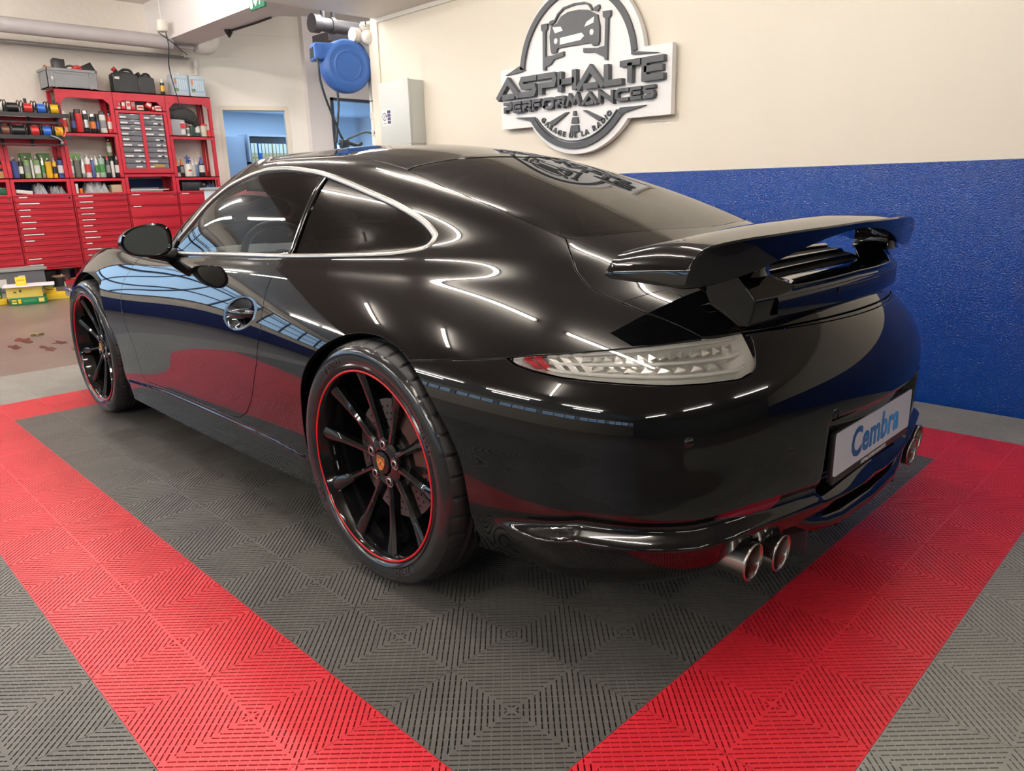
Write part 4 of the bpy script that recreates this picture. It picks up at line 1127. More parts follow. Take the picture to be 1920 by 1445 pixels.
tiles('dark_tiles', dark + dk2, TD, mt_); tiles('red_tiles', red, TR_, mt_)['label'] = 'red border tiles'; tiles('grey_tiles', grey, TG, mt_)['label'] = 'light grey surrounding tiles'
# ------------------------------------------------------------------ the sign on the wall
SIGNW = mat('sign_white', (.80, .79, .77), .35); SIGND = mat('sign_grey', (.060, .063, .070), .42)
SGX = 2.48
def sgm(y):       # sign-plane matrix: local x to the right, y up, z towards the room
    return Matrix(((-1, 0, 0, SGX), (0, 0, 1, y), (0, 1, 0, 0), (0, 0, 0, 1)))
def stroke(mb, pts, w, M, h0, h1, closed=False, m=0):
    P = [Vector((p[0], p[1])) for p in pts]; n = len(P)
    L, R = [], []
    for i in range(n):
        a = P[i - 1] if (closed or i > 0) else None; b = P[(i + 1) % n] if (closed or i < n - 1) else None
        d1 = (P[i] - a).normalized() if a is not None else None; d2 = (b - P[i]).normalized() if b is not None else None
        if d1 is None: d1 = d2
        if d2 is None: d2 = d1
        n1, n2 = Vector((-d1.y, d1.x)), Vector((-d2.y, d2.x)); k = (n1 + n2)
        k = k / max(.35, k.length_squared / 2) if k.length > 1e-6 else n1
        L.append(P[i] + k * w / 2); R.append(P[i] - k * w / 2)
    for i in range(n if closed else n - 1):
        j = (i + 1) % n
        mb.prism([tuple(L[i]), tuple(R[i]), tuple(R[j]), tuple(L[j])], h0, h1, M, m)
LET = {'A': [[(.02, 0), (.5, .93), (.98, 0)], [(.25, .10), (.80, .10)]], 'S': [[(1, .9), (.2, .9), (.12, .70), (.2, .52), (.82, .48), (.88, .28), (.8, .1), (0, .1)]],
       'P': [[(0, .9), (.85, .9), (.92, .68), (.85, .44), (.14, .44), (.14, 0)]], 'H': [[(.12, 0), (.12, 1)], [(.88, 0), (.88, 1)], [(.12, .48), (.88, .48)]],
       'L': [[(.12, 1), (.12, .1), (1, .1)]], 'T': [[(0, .9), (1, .9)], [(.5, .9), (.5, 0)]], 'E': [[(1, .9), (.12, .9), (.12, .1), (1, .1)], [(.12, .5), (.94, .5)]],
       'R': [[(0, .9), (.85, .9), (.92, .68), (.85, .44), (.14, .44), (.14, 0)], [(.5, .44), (.95, 0)]], 'F': [[(1, .9), (.12, .9), (.12, 0)], [(.12, .48), (.85, .48)]],
       'O': [[(.25, .1), (.1, .3), (.1, .7), (.25, .9), (.75, .9), (.9, .7), (.9, .3), (.75, .1), (.25, .1), (.1, .3)]], 'M': [[(.06, 0), (.24, .92), (.5, .30), (.76, .92), (.94, 0)]],
       'N': [[(.1, 0), (.1, .95), (.9, .05), (.9, 1)]], 'C': [[(1, .9), (.25, .9), (.1, .7), (.1, .3), (.25, .1), (1, .1)]]}
sign = empty('wall_sign', (SGX, WALL_Y, 1.64), 0, 'big white wall sign with raised grey lettering and a car emblem', 'sign')
INV = Matrix.Translation((-SGX, -WALL_Y, -1.64))
def sb(mb, name, m, par=sign, angle=30):
    mb.V = [(INV @ Vector(v))[:] for v in mb.V]; return mb.build(name, m, par, angle=angle)
BY = WALL_Y + .062                     # front of the board
cx_, cz_, rr = .03, 1.77, .507
m = MB(); M = sgm(WALL_Y)
m.prism([(-.653, 1.456), (.724, 1.448), (.724, 1.830), (-.653, 1.840)], .022, .062, M)
m.prism([(cx_ + rr * math.cos(a), cz_ + rr * math.sin(a)) for a in np.linspace(0, 2 * math.pi, 121)[:-1]], .0215, .0618, M)
for p in ((-.55, 1.55), (.62, 1.55), (.62, 1.75), (-.55, 1.75), (.03, 1.35), (.03, 2.15)): m.prism([(p[0] + .012 * math.cos(a), p[1] + .012 * math.sin(a)) for a in np.linspace(0, 2 * math.pi, 13)[:-1]], 0, .03, M)
sb(m, 'sign_board', SIGNW)
m = MB(); h0, h1 = .062, .080; c2 = (.017, 1.77)
def arc(a0, a1, r, n=60): return [(c2[0] + r * math.cos(math.radians(a)), c2[1] + r * math.sin(math.radians(a))) for a in np.linspace(a0, a1, n)]
for a0, a1 in ((6, 174), (-141.5, -38.5)):
    m = MB()
    o, i = arc(a0, a1, .474), arc(a0, a1, .438)
    for k in range(59): m.prism([o[k], i[k], i[k + 1], o[k + 1]], h0, h1, M)
    o, i = arc(a0, a1, .430), arc(a0, a1, .424)
    if a0 < 0:
        for k in range(59): m.prism([o[k], i[k], i[k + 1], o[k + 1]], h0, h1, M)
    sb(m, 'emblem_ring', SIGND)
for poly in ([(-.591, 1.800), (-.455, 1.845), (-.408, 1.815), (-.46, 1.806)], [(.640, 1.786), (.488, 1.812), (.455, 1.818), (.452, 1.800), (.486, 1.796)], [(-.512, 1.524), (-.329, 1.514), (-.325, 1.500), (-.353, 1.478), (-.37, 1.492)], [(.562, 1.512), (.376, 1.513), (.362, 1.500), (.386, 1.466), (.40, 1.482)]):
    m = MB(); m.prism(poly, h0, h1, M); sb(m, 'emblem_flare', SIGND)
word = [('A', -.662, -.449), ('S', -.449, -.287), ('P', -.277, -.117), ('H', -.106, .052), ('A', .056, .264), ('L', .268, .402), ('T', .386, .530), ('E', .541, .692)]
for ch, x0, x1 in word:
    m = MB()
    for pl in LET[ch]: stroke(m, [(x0 + p[0] * (x1 - x0), 1.648 + p[1] * .119 - (x0 + .66) * .003) for p in pl], .034, M, .062, .100)
    sb(m, 'sign_letter', SIGND)['label'] = 'large raised letter ' + ch
x = -.600
for ch in 'PERFORMANCES':
    wd_ = .078 if ch in 'EFPRS' else .104 if ch in 'OC' else .118
    if ch == 'C': wd_ = .100
    m = MB()
    for pl in LET[ch]: stroke(m, [(x + p[0] * wd_, 1.556 + p[1] * .066 - (x + .6) * .007) for p in pl], .019, M, .062, .098)
    sb(m, 'sign_letter', SIGND)['label'] = 'smaller raised letter ' + ch
    x += wd_ + .0115
# front view of a car on a two-post lift
m = MB()
body = [(-.178, 1.905), (-.186, 1.985), (-.172, 2.045), (-.125, 2.052), (-.085, 2.088), (-.03, 2.104), (.055, 2.103), (.128, 2.090), (.160, 2.072), (.200, 2.052), (.216, 1.985), (.215, 1.905), (.205, 1.885), (.165, 1.885), (.149, 1.905), (-.118, 1.910), (-.130, 1.885), (-.170, 1.882)]
m.prism(body, h0, h1, M)
m.prism([(-.195, 2.055), (-.182, 2.075), (-.150, 2.078), (-.150, 2.060), (-.172, 2.050)], h0, h1, M); m.prism([(.168, 2.078), (.180, 2.098), (.212, 2.106), (.216, 2.086), (.200, 2.070)], h0, h1, M)
stroke(m, [(-.150, 2.062), (-.115, 2.105), (-.070, 2.131), (.02, 2.140), (.10, 2.134), (.135, 2.118), (.158, 2.085)], .010, M, h0, h1)
m.prism([(-.258, 2.066), (-.205, 2.066), (-.205, 2.035), (-.220, 2.021), (-.223, 1.872), (-.150, 1.872), (-.068, 1.884), (-.068, 1.858), (-.150, 1.848), (-.182, 1.820), (-.222, 1.812), (-.223, 1.790), (-.247, 1.793), (-.244, 2.021), (-.258, 2.035)], h0, h1, M)
m.prism([(.241, 2.063), (.300, 2.060), (.300, 2.032), (.283, 2.018), (.276, 1.790), (.258, 1.793), (.256, 1.808), (.178, 1.846), (.091, 1.857), (.091, 1.882), (.200, 1.868), (.256, 1.872), (.260, 2.020), (.241, 2.035)], h0, h1, M)
sb(m, 'lift_emblem', SIGND)
m = MB(); h2, h3 = h1, h1 + .0012
for poly in ([(-.158, 2.036), (-.090, 2.030), (-.072, 2.004), (-.138, 1.998)], [(.100, 1.998), (.118, 2.024), (.178, 2.046), (.172, 2.012)], [(-.095, 1.965), (.080, 1.970), (.100, 1.950), (.070, 1.930), (-.098, 1.926)], [(-.132 + .015 * math.cos(a), 1.952 + .017 * math.sin(a)) for a in np.linspace(0, 6.28, 17)[:-1]], [(.158 + .015 * math.cos(a), 1.962 + .017 * math.sin(a)) for a in np.linspace(0, 6.28, 17)[:-1]]):
    m.prism(poly, h2, h3, M)
sb(m, 'emblem_inlay', SIGNW)
m = MB()
for poly in ([(.010, 1.523), (.026, 1.523), (.030, 1.497), (.004, 1.497)], [(.001, 1.486), (.041, 1.486), (.048, 1.450), (-.008, 1.450)], [(-.011, 1.438), (.048, 1.438), (.054, 1.398), (-.021, 1.398)], [(-.055, 1.521), (-.030, 1.521), (-.150, 1.455), (-.175, 1.448), (-.206, 1.469)], [(.085, 1.523), (.115, 1.521), (.247, 1.464), (.215, 1.448)]): m.prism(poly, h0, h1, M)
sb(m, 'road_emblem', SIGND)
txt = 'GARAGE DE LA RADIO'; a = -137.0
wid = {' ': 3.2, 'I': 2.4, 'G': 6.1, 'O': 6.0, 'D': 5.6, 'R': 5.4, 'A': 5.6, 'E': 4.8, 'L': 4.4}; tot = sum(wid[c] for c in txt); sc = 94.0 / tot
V, F = [], []
for ch in txt:
    a += wid[ch] * sc / 2
    if ch != ' ':
        tV, tF = text_mesh(ch, .044, .006, 'CENTER', offset=.0012, res=2); b = len(V); an = math.radians(a)
        for vx, vy, vz in tV:
            r = .392 - (vy - .014); q = an + 0
            ox, oz = c2[0] + r * math.cos(q) - vx * math.sin(q), c2[1] + r * math.sin(q) + vx * math.cos(q)
            V.append((INV @ (M @ Vector((ox, oz, .069 + vz))))[:])
        F += [[i + b for i in f] for f in tF]
    a += wid[ch] * sc / 2
o = mesh('arc_lettering', V, F, SIGND, sign)

# ------------------------------------------------------------------ things on the right-hand wall
m0 = MB(); e = empty('wall_cabinet', (4.24, WALL_Y, 1.43), 0, 'pale grey metal key cabinet fixed to the white wall beside the pipe', 'cabinet')
def at_(mb, name, m, par, org, angle=None, smooth=False):
    mb.V = [(v[0] - org[0], v[1] - org[1], v[2] - org[2]) for v in mb.V]; return mb.build(name, m, par, angle=angle, smooth=smooth)
og = (4.24, WALL_Y, 1.43); BOXM = mat('cabinet_grey', (.56, .58, .55), .35)
m0.box(4.055, 4.43, WALL_Y, -3.032, 1.420, 1.884, c=.004); at_(m0, 'body', BOXM, e, og, 40)
m = MB(); m.box(4.050, 4.435, -3.030, -3.012, 1.415, 1.889, c=.004); dr = at_(m, 'door', BOXM, e, og, 40)
m = MB(); m.box(4.285, 4.405, -3.012, -3.0105, 1.565, 1.685); st = at_(m, 'sticker', mat('sticker_white', (.70, .69, .66), .4), dr, og)
m = MB()
SM = Matrix(((-1, 0, 0, 4.405), (0, 0, 1, -3.0105), (0, 1, 0, 1.565), (0, 0, 0, 1)))
for k in range(4): m.prism([(.073, .012 + .026 * k), (.113, .012 + .026 * k), (.113, .034 + .026 * k), (.073, .034 + .026 * k)], 0, .0006, SM)
ang = np.linspace(.4, 5.6, 30)
stroke(m, [(.034 + .024 * math.cos(a), .068 + .027 * math.sin(a)) for a in ang], .006, SM, 0, .0006); m.prism([(.030, .055), (.038, .055), (.036, .085), (.032, .085)], 0, .0006, SM); m.prism([(.050, .062), (.066, .062), (.066, .078), (.050, .078)], 0, .0006, SM)
for k in range(3): m.prism([(.016 + .014 * k, .014), (.026 + .014 * k, .014), (.026 + .014 * k, .020), (.016 + .014 * k, .020)], 0, .0006, SM)
at_(m, 'sticker_print', mat('print_navy', (.03, .03, .10), .5), st, og)

# white drain pipe with elbow and round cap
e = empty('drain_pipe', (4.80, -3.24, FZ), 0, 'white plastic drain pipe running up the end of the wall to the ceiling', 'pipe'); og = (4.80, -3.24, FZ)
m = MB(); m.tube([(4.80, -3.235, FZ), (4.80, -3.235, 2.16)], .047, 24); at_(m, 'pipe', PIPEW, e, og, smooth=True); m = MB(); m.tube([(4.80, -3.235, 2.15), (4.80, -3.235, 2.16), (4.80, -3.228, 2.215), (4.80, -3.205, 2.255), (4.80, -3.165, 2.285), (4.80, -3.125, 2.30), (4.80, -3.06, 2.305)], .047, 24); at_(m, 'pipe_elbow', PIPEW, e, og, smooth=True)
for z in (1.52, 1.66, 2.10): m = MB(); m.cyl((4.80, -3.235, z), (4.80, -3.235, z + .05), .052, 24); at_(m, 'pipe_collar', PIPEW, e, og, 40)
m = MB(); m.cyl((4.80, -3.105, 2.303), (4.80, -3.05, 2.305), .056, 24); at_(m, 'pipe_collar', PIPEW, e, og, 40)
m = MB(); m.lathe([(.001, -.058), (.03, -.05), (.05, -.03), (.058, 0), (.05, .03), (.03, .05), (.001, .058)], 20, 0, Matrix.Translation((4.73, -3.155, 2.285))); m.cyl((4.75, -3.165, 2.33), (4.75, -3.165, 2.40), .050, 20); m.cyl((4.75, -3.165, 2.365), (4.75, -3.165, 2.385), .058, 20); at_(m, 'inspection_cap', PIPEW, e, og, smooth=True)
for z in (1.80, 2.02): m = MB(); m.tube([(4.80 + .05 * math.cos(a), -3.235 + .05 * math.sin(a), z) for a in np.linspace(0, 6.283, 25)[:-1]], .004, 6, closed=True); at_(m, 'pipe_clamp', mat('dark_wire', (.03, .03, .03), .4), e, og, smooth=True)
# thin cable along the pipe
m = MB(); m.tube(spline([(4.70, -3.12, 2.395), (4.745, -3.16, 2.30), (4.765, -3.195, 2.20), (4.755, -3.19, 2.05), (4.765, -3.195, 1.92), (4.76, -3.19, 1.75), (4.765, -3.19, 1.55)], 6), .005, 6); tag(m.build('wall_cable', mat('dark_wire'), smooth=True), 'thin black cable hanging down in front of the white drain pipe', 'cable')
# gas tap and curved blue hose
m = MB(); m.tube(spline([(4.83, -3.20, 1.545), (4.83, -3.13, 1.55), (4.84, -3.02, 1.515), (4.86, -2.92, 1.47), (4.87, -2.88, 1.45)], 8), .009, 8); m.cyl((4.74, -3.19, 1.545), (4.86, -3.23, 1.545), .018, 12); m.cyl((4.745, -3.215, 1.545), (4.745, -3.26, 1.545), .014, 10); m.cyl((4.745, -3.20, 1.545), (4.745, -3.20, 1.585), .010, 10)
tag(m.build('air_tap', mat('air_fitting', (.06, .11, .14), .4), smooth=True), 'air tap with a short curved hose at the foot of the drain pipe', 'tap')

# hose reel
BL = mat('reel_blue', (.035, .125, .42), .42); RX = 4.86; rc = (RX, -3.005, 2.062)
e = empty('hose_reel', rc, 0, 'round blue air hose reel hung from the white drain pipe, hose looping down', 'hose reel')
AX = Matrix(((0, 0, -1, 0), (1, 0, 0, 0), (0, 1, 0, 0), (0, 0, 0, 1)))       # local z -> -x
rz = Matrix.Rotation(math.radians(-16), 4, 'Z')
m = MB(); m.lathe([(.001, -.085), (.185, -.085), (.198, -.078), (.203, -.06), (.203, .06), (.198, .070), (.180, .080), (.158, .084), (.150, .080), (.120, .080), (.112, .086), (.104, .086), (.098, .080), (.001, .080)], 64, 0, rz @ AX); m.build('reel_case', BL, e, angle=35)
m = MB(); m.lathe([(.2045, -.010), (.208, -.006), (.208, .006), (.2045, .010)], 64, 0, rz @ AX, cap=False); m.build('case_seam', BL, e, smooth=True)
m = MB(); m.box(-.075, .075, .10, .262, .045, .165, c=.01); m.box(-.083, .083, .205, .272, .035, .150, c=.012); m.V = [(rz @ Vector(v))[:] for v in m.V]; g = m.build('hose_outlet', BL, e, angle=40)
m = MB(); m.box(-.050, .050, .266, .275, .055, .130); m.V = [(rz @ Vector(v))[:] for v in m.V]; m.build('roller_mouth', DARK, g)
m = MB()
for z in (-.04, .13): m.tube([(.0, -.17, z), (.0, -.215, z)], .004, 6)
m.tube([(-.0, -.215, -.05), (-.0, -.215, .14)], .004, 6); m.build('wall_bracket', mat('dark_wire'), e)
HOSE = mat('hose_dark', (.018, .03, .04), .45)
m = MB(); m.tube(spline([(0, .262, .06), (-.01, .262, -.02), (0, .25, -.12), (0, .22, -.24), (0, .175, -.36), (0, .135, -.46), (0, .10, -.545), (0, .06, -.60)], 8), .0095, 10); m.tube(spline([(.02, .085, -.195), (.02, .085, -.30), (.02, .105, -.42), (.02, .125, -.53), (.02, .135, -.60)], 8), .0095, 10)
m.build('air_hose', HOSE, e, smooth=True)
m = MB(); m.box(-.03, .03, .035, .11, -.645, -.575, c=.015); m.tube([(0, .03, -.60), (-.01, -.06, -.625), (0, -.10, -.60)], .016, 8); m.build('hose_gun', HOSE, e, angle=50)
# dark pipes under the ceiling behind the reel
DP = mat('pipe_dark', (.10, .10, .115), .4, metal=.4)
m = MB(); m.cyl((8.3, -4.85, 3.15), (8.3, -6.6, 3.15), .085, 18); m.cyl((8.3, -4.83, 3.15), (8.3, -4.93, 3.15), .115, 20); m.cyl((8.3, -5.1, 3.15), (8.3, -5.16, 3.15), .10, 18); m.cyl((8.3, -5.0, 3.15), (8.3, -5.0, 3.45), .03, 10)
tag(m.build('ceiling_pipe', DP, angle=40), 'dark flanged pipe under the ceiling behind the blue reel', 'pipe')
m = MB(); m.box(8.6, 9.0, -7.0, -5.25, 3.03, 3.14); m.box(8.55, 9.05, -7.0, -5.25, 3.00, 3.03); m.box(8.78, 8.82, -5.5, -5.46, 3.1, 3.598); m.box(8.78, 8.82, -6.6, -6.56, 3.1, 3.598); tag(m.build('cable_tray', DP), 'dark grey cable tray beneath the flanged ceiling pipe', 'tray')
# exit sign under the beam, spotlight, detector
e = empty('exit_sign', (7.40, -3.645, 3.0), 0, 'green and white emergency exit sign on the ceiling beam', 'sign'); og = (7.40, -3.645, 3.0)
m = MB(); m.box(7.235, 7.565, -3.645, -3.618, 3.005, 3.175, c=.004); at_(m, 'sign_case', mat('exit_green', (.012, .10, .055), .4), e, og, 40)
m = MB(); m.box(7.49, 7.545, -3.618, -3.6165, 3.025, 3.155)
EM = Matrix(((-1, 0, 0, 7.47), (0, 0, 1, -3.618), (0, 1, 0, 3.02), (0, 0, 0, 1)))
m.prism([(.02, .11), (.075, .11), (.075, .07), (.10, .07), (.048, .015), (-.005, .07), (.02, .07)], 0, .0015, EM); stroke(m, [(.13, .02), (.15, .07), (.185, .085), (.20, .05)], .018, EM, 0, .0015); m.prism([(.165 + .014 * math.cos(a), .118 + .014 * math.sin(a)) for a in np.linspace(0, 6.28, 15)[:-1]], 0, .0015, EM)
at_(m, 'pictogram', mat('exit_white', (.70, .75, .70), .5), e, og)
m = MB(); m.lathe([(.055, 0), (.045, -.03), (.012, -.085), (.001, -.09)], 16, 0, Matrix.Translation((8.9, -4.0, 3.06))); m.tube([(8.9, -4.0, 3.045), (8.3, -4.04, 3.045), (7.9, -4.05, 3.05)], .012, 6); tag(m.build('spotlight', mat('black_plastic'), angle=40), 'small black cone lamp under the beam beside the exit sign', 'lamp')
m = MB(); m.lathe([(.068, .13), (.072, .02), (.064, 0), (.050, -.006), (.001, -.006)], 24, 0, Matrix.Translation((9.75, -3.515, 3.115))); m.tube([(9.75, -3.515, 3.24), (9.75, -3.515, 3.6)], .006, 6); tag(m.build('smoke_detector', PIPEW, angle=40), 'white cylindrical detector hanging in front of the thick duct', 'detector')
# thick duct, thin pipes, insulated elbow on the far wall
DU = mat('duct_grey', (.50, .47, .47), .5, noise=(4, .10, 4))
m = MB(); m.cyl((9.98, 6, 3.03), (9.98, -3.68, 3.03), .088, 28); m.cyl((9.98, -3.66, 3.03), (9.98, -3.70, 3.03), .094, 28); tag(m.build('ceiling_duct', DU, angle=40), 'thick grey duct running along the top of the far wall', 'duct')
m = MB(); m.cyl((10.1, -3.70, 3.11), (10.1, -4.10, 3.11), .030, 14); m.cyl((10.1, -3.70, 3.02), (10.1, -4.10, 3.02), .030, 14); tag(m.build('pipe_pair', DU, angle=40), 'two thin grey pipes between the thick duct and the wrapped elbow', 'pipe')
m = MB(); m.tube(spline([(10.1, -4.08, 3.05), (10.1, -4.18, 3.04), (10.1, -4.27, 3.06), (10.1, -4.32, 3.13), (10.1, -4.33, 3.24), (10.1, -4.33, 3.40), (10.1, -4.33, 3.6)], 6), .10, 20); tag(m.build('pipe_elbow', mat('pipe_wrap', (.62, .59, .55), .8, bump=(60, .5, .01)), smooth=True), 'white wrapped pipe elbow in the corner under the ceiling', 'pipe')
m = MB(); m.tube([(10.58, 4, 2.90), (10.58, -4.16, 2.945)], .014, 8); m.tube([(10.58, 4, 2.945), (10.58, -4.16, 2.975)], .010, 8); tag(m.build('conduit', mat('conduit_grey', (.45, .43, .42), .5), smooth=True), 'pair of thin conduits along the far wall below the duct', 'conduit')
m = MB(); m.box(10.53, 10.61, -4.22, -4.10, 2.96, 3.05, c=.01); m.box(10.54, 10.60, -4.10, -4.08, 2.98, 3.0); tag(m.build('junction_box', PIPEW, angle=40), 'small white junction box at the end of the conduits', 'junction box')
m = MB(); m.box(10.53, 10.60, -4.27, -4.22, 2.84, 2.93, c=.008); m.tube([(10.56, -4.245, 2.84), (10.56, -4.245, 1.4)], .02, 8); tag(m.build('socket_box', PIPEW, angle=40), 'white socket box with a pipe dropping down the corner', 'socket')
m = MB(); m.tube(spline([(9.86, -3.60, 3.14), (9.87, -3.62, 2.96), (10.05, -3.66, 2.75), (10.14, -3.73, 2.50), (10.165, -3.76, 2.40), (10.17, -3.78, 2.30), (10.17, -3.80, 2.22)], 6), .007, 6); m.tube(spline([(9.86, -3.50, 3.12), (9.87, -3.7, 3.0), (10.0, -3.85, 2.94), (10.3, -4.0, 2.98), (10.5, -4.12, 2.99)], 6), .006, 6); tag(m.build('loose_cable', mat('dark_wire'), smooth=True), 'dark cable drooping from the duct past the pale blue canisters', 'cable')
# counter, monitor (seen through the car's windows)
e = empty('reception_counter', (8.2, -3.75, FZ), 0, 'white reception counter with a small printed emblem, seen through the windows of the car', 'counter'); og = (8.2, -3.75, FZ)
CW = mat('counter_white', (.62, .74, .80), .4)
m = MB(); m.box(8.1, 8.5, -4.05, -3.25, FZ, 1.12); at_(m, 'counter_body', CW, e, og)
m = MB(); m.box(8.05, 8.55, -4.10, -3.22, 1.12, 1.15, c=.004); at_(m, 'counter_top', mat('counter_top', (.30, .34, .36), .4), e, og, 40)
m = MB(); EM = Matrix(((0, 0, -1, 8.1), (-1, 0, 0, -3.86), (0, 1, 0, .80), (0, 0, 0, 1))); a_ = np.linspace(0, 6.283, 41)
stroke(m, [(.10 * math.cos(a), .15 + .13 * math.sin(a)) for a in a_[:-1]], .012, EM, 0, .002, closed=True); m.prism([(-.05, .12), (.05, .12), (.05, .20), (.03, .24), (-.03, .24), (-.05, .20)], 0, .002, EM)
at_(m, 'counter_emblem', SIGND, e, og)
V, F = text_mesh('ASPHALTE', .07, .001, 'CENTER', offset=.001); V = [(8.0975 - og[0] - v[2], -3.86 - v[0] - og[1], .845 + v[1] - og[2]) for v in V]; mesh('counter_lettering', V, F, SIGND, e)
m = MB(); m.box(8.56, 8.61, -5.2, -4.15, FZ, 1.22); tag(m.build('partition', mat('partition_grey', (.16, .17, .20), .6)), 'dark grey partition next to the white counter', 'partition')
e = empty('computer_monitor', (7.9, -4.35, .78), 0, 'beige computer monitor on a desk beyond the car', 'monitor'); og = (7.9, -4.35, .78)
m = MB(); m.box(7.88, 7.93, -4.60, -4.20, .92, 1.24, c=.006); m.box(7.90, 7.95, -4.42, -4.38, .79, .95); m.box(7.82, 8.0, -4.5, -4.3, .78, .795); at_(m, 'case', mat('beige_plastic', (.55, .52, .44), .5), e, og, 40)
m = MB(); m.box(7.876, 7.88, -4.57, -4.23, .95, 1.21); at_(m, 'screen', mat('screen_dark', (.06, .07, .09), .2), e, og)
e = empty('desk', (7.95, -4.3, FZ), 0, 'plain brown desk beyond the car carrying the beige monitor', 'desk'); og = (7.95, -4.3, FZ)
m = MB(); m.box(7.6, 8.05, -4.95, -4.10, .745, .78, c=.004); at_(m, 'desk_top', mat('desk_brown', (.16, .11, .08), .5), e, og, 40)
for x_, y_ in ((7.63, -4.92), (8.0, -4.92), (7.63, -4.15), (8.0, -4.15)):
    m = MB(); m.box(x_, x_ + .04, y_, y_ + .04, FZ, .745); at_(m, 'leg', mat('desk_steel', (.2, .2, .2), .4), e, og)
# office shelf with binders
e = empty('binder_shelf', (12.4, -6.2, FZ), 0, 'grey office shelf holding a row of binders, seen through the doorway', 'shelf'); og = (12.4, -6.2, FZ)
OS = mat('office_shelf', (.42, .47, .55), .5)
for z_ in (2.05, 1.575, 1.05): m = MB(); m.box(12.3, 12.7, -7.2, -5.79, z_, z_ + .035); at_(m, 'board', OS, e, og)
for y_ in (-5.82, -7.2): m = MB(); m.box(12.3, 12.7, y_, y_ + .03, FZ, 2.05); at_(m, 'side', OS, e, og)
m = MB(); m.box(12.66, 12.7, -7.17, -5.82, FZ, 2.05); at_(m, 'back', OS, e, og)
m = MB(); m.box(12.35, 12.9, -5.75, -5.30, FZ, 2.04, c=.004); tag(m.build('office_locker', mat('office_locker', (.30, .36, .46), .5), angle=40), 'plain grey locker left of the binder shelf in the office', 'locker')
BY_ = mat('binder_yellow', (.55, .50, .28), .5); BB = mat('binder_blue', (.02, .14, .52), .5); BW = mat('binder_label', (.75, .80, .85), .5)
y = -5.84
for k in range(11):
    w_ = .062 if k not in (5, 8) else .070
    blue = k == 2
    e = empty('ring_binder', (12.32, y - w_ / 2, 1.61), 0, 'blue ring binder with a white label, third from the left in the office row' if blue else 'yellowish ring binder with a white label on the office shelf', 'binder', 'ring binders on the office shelf' if not blue else None); og = (12.32, y - w_ / 2, 1.61)
    m = MB(); m.box(12.32, 12.60, y - w_ + .004, y - .002, 1.61, 1.93, c=.003); at_(m, 'cover', BB if blue else BY_, e, og, 40)
    m = MB(); m.box(12.318, 12.32, y - w_ + .010, y - .008, 1.765, 1.925); at_(m, 'spine_label', BW, e, og)
    m = MB(); m.cyl((12.321, y - w_ / 2, 1.68), (12.317, y - w_ / 2, 1.68), .010, 10); at_(m, 'finger_hole', DARK, e, og)
    y -= w_ + .004 + (.010 if k in (1, 5, 8) else 0)
# ------------------------------------------------------------------ red workshop shelving on the far wall
SR = mat('shelf_red', (.50, .022, .040), .38); SRD = mat('drawer_red', (.46, .018, .034), .34); HW = mat('label_white', (.78, .75, .74), .4)
XF, XB = 10.20, 10.60
YB = [-.94, -1.60, -2.265, -2.93, -3.60, -4.24]
def rel(mb, org): mb.V = [(v[0] - org[0], v[1] - org[1], v[2] - org[2]) for v in mb.V]; return mb
def cabinet(y1, y0, lines, strips, label):
    """drawer cabinet; lines: heights of the drawer edges from the top; strips: (drawer, start, length)"""
    og = (XF, (y0 + y1) / 2, FZ); e = empty('drawer_cabinet', og, 0, label, 'drawer cabinet')
    m = MB(); m.box(XF + .02, XB, y0 + .004, y1 - .004, .20, 1.11)
    m.box(XF + .01, XF + .02, y0 + .004, y1 - .004, .19, .215); m.box(XF, XB, y0 + .004, y1 - .004, 1.105, 1.125)
    rel(m, og).build('carcass', SR, e)
    for y in (y0 + .004, y1 - .034):
        for x in (XF + .005, XB - .05): m = MB(); m.box(x, x + .04, y, y + .03, FZ, .20); rel(m, og).build('foot', SR, e)
    if y0 < -2.2: m = MB(); m.box(XF + .01, XB, y0, y1, FZ, .03); rel(m, og).build('base_plate', SR, e)
    for k in range(len(lines) - 1):
        zt, zb = lines[k], lines[k + 1]
        m = MB(); m.box(XF - .012, XF + .02, y0 + .016, y1 - .016, zb + .004, zt - .004, c=.002); m.box(XF - .024, XF - .010, y0 + .020, y1 - .020, zt - .014, zt - .005, c=.002)
        d = rel(m, og).build('drawer', SRD, e, angle=40)
        for q, s, L in strips:
            if q == k:
                m = MB(); m.box(XF - .0262, XF - .024, y1 - .03 - s - L, y1 - .03 - s, zt - .017, zt - .004); rel(m, og).build('drawer_label', HW, d)
    m = MB(); m.cyl((XF - .012, y0 + .045, lines[0] - .03), (XF - .018, y0 + .045, lines[0] - .03), .011, 12); rel(m, og).build('lock', mat('chrome'), e)
    return e
L1 = [1.10] + [1.10 - .0755 * k for k in range(1, 12)] + [.215]
rs = random.Random(4)
cabinet(YB[0], YB[1], L1, [(1, .3, .1)], 'red drawer cabinet cut off by the edge of the view, furthest from the office door')
cabinet(YB[1], YB[2], L1, [(0, .03, .09), (1, .02, .22), (2, .01, .12), (3, .01, .11), (4, .01, .16), (5, .01, .14), (6, .01, .22), (7, .01, .10), (10, .01, .14), (11, .01, .15)], 'red drawer cabinet below the row of spray cans, a white bin lid beside its foot')
cabinet(YB[2], YB[3], L1, [(0, .03, .17), (1, .03, .16), (2, .03, .15), (3, .03, .16), (4, .03, .16), (5, .03, .11), (6, .03, .15), (7, .03, .18), (8, .03, .07), (9, .03, .18), (10, .03, .05)], 'red drawer cabinet with a white strip on every drawer, behind the front fender')
cabinet(YB[3], YB[4], [1.10, .945, .79, .635, .48, .325, .215], [(0, .02, .10), (1, .02, .10)], 'red cabinet with a few deep drawers behind the door mirror')
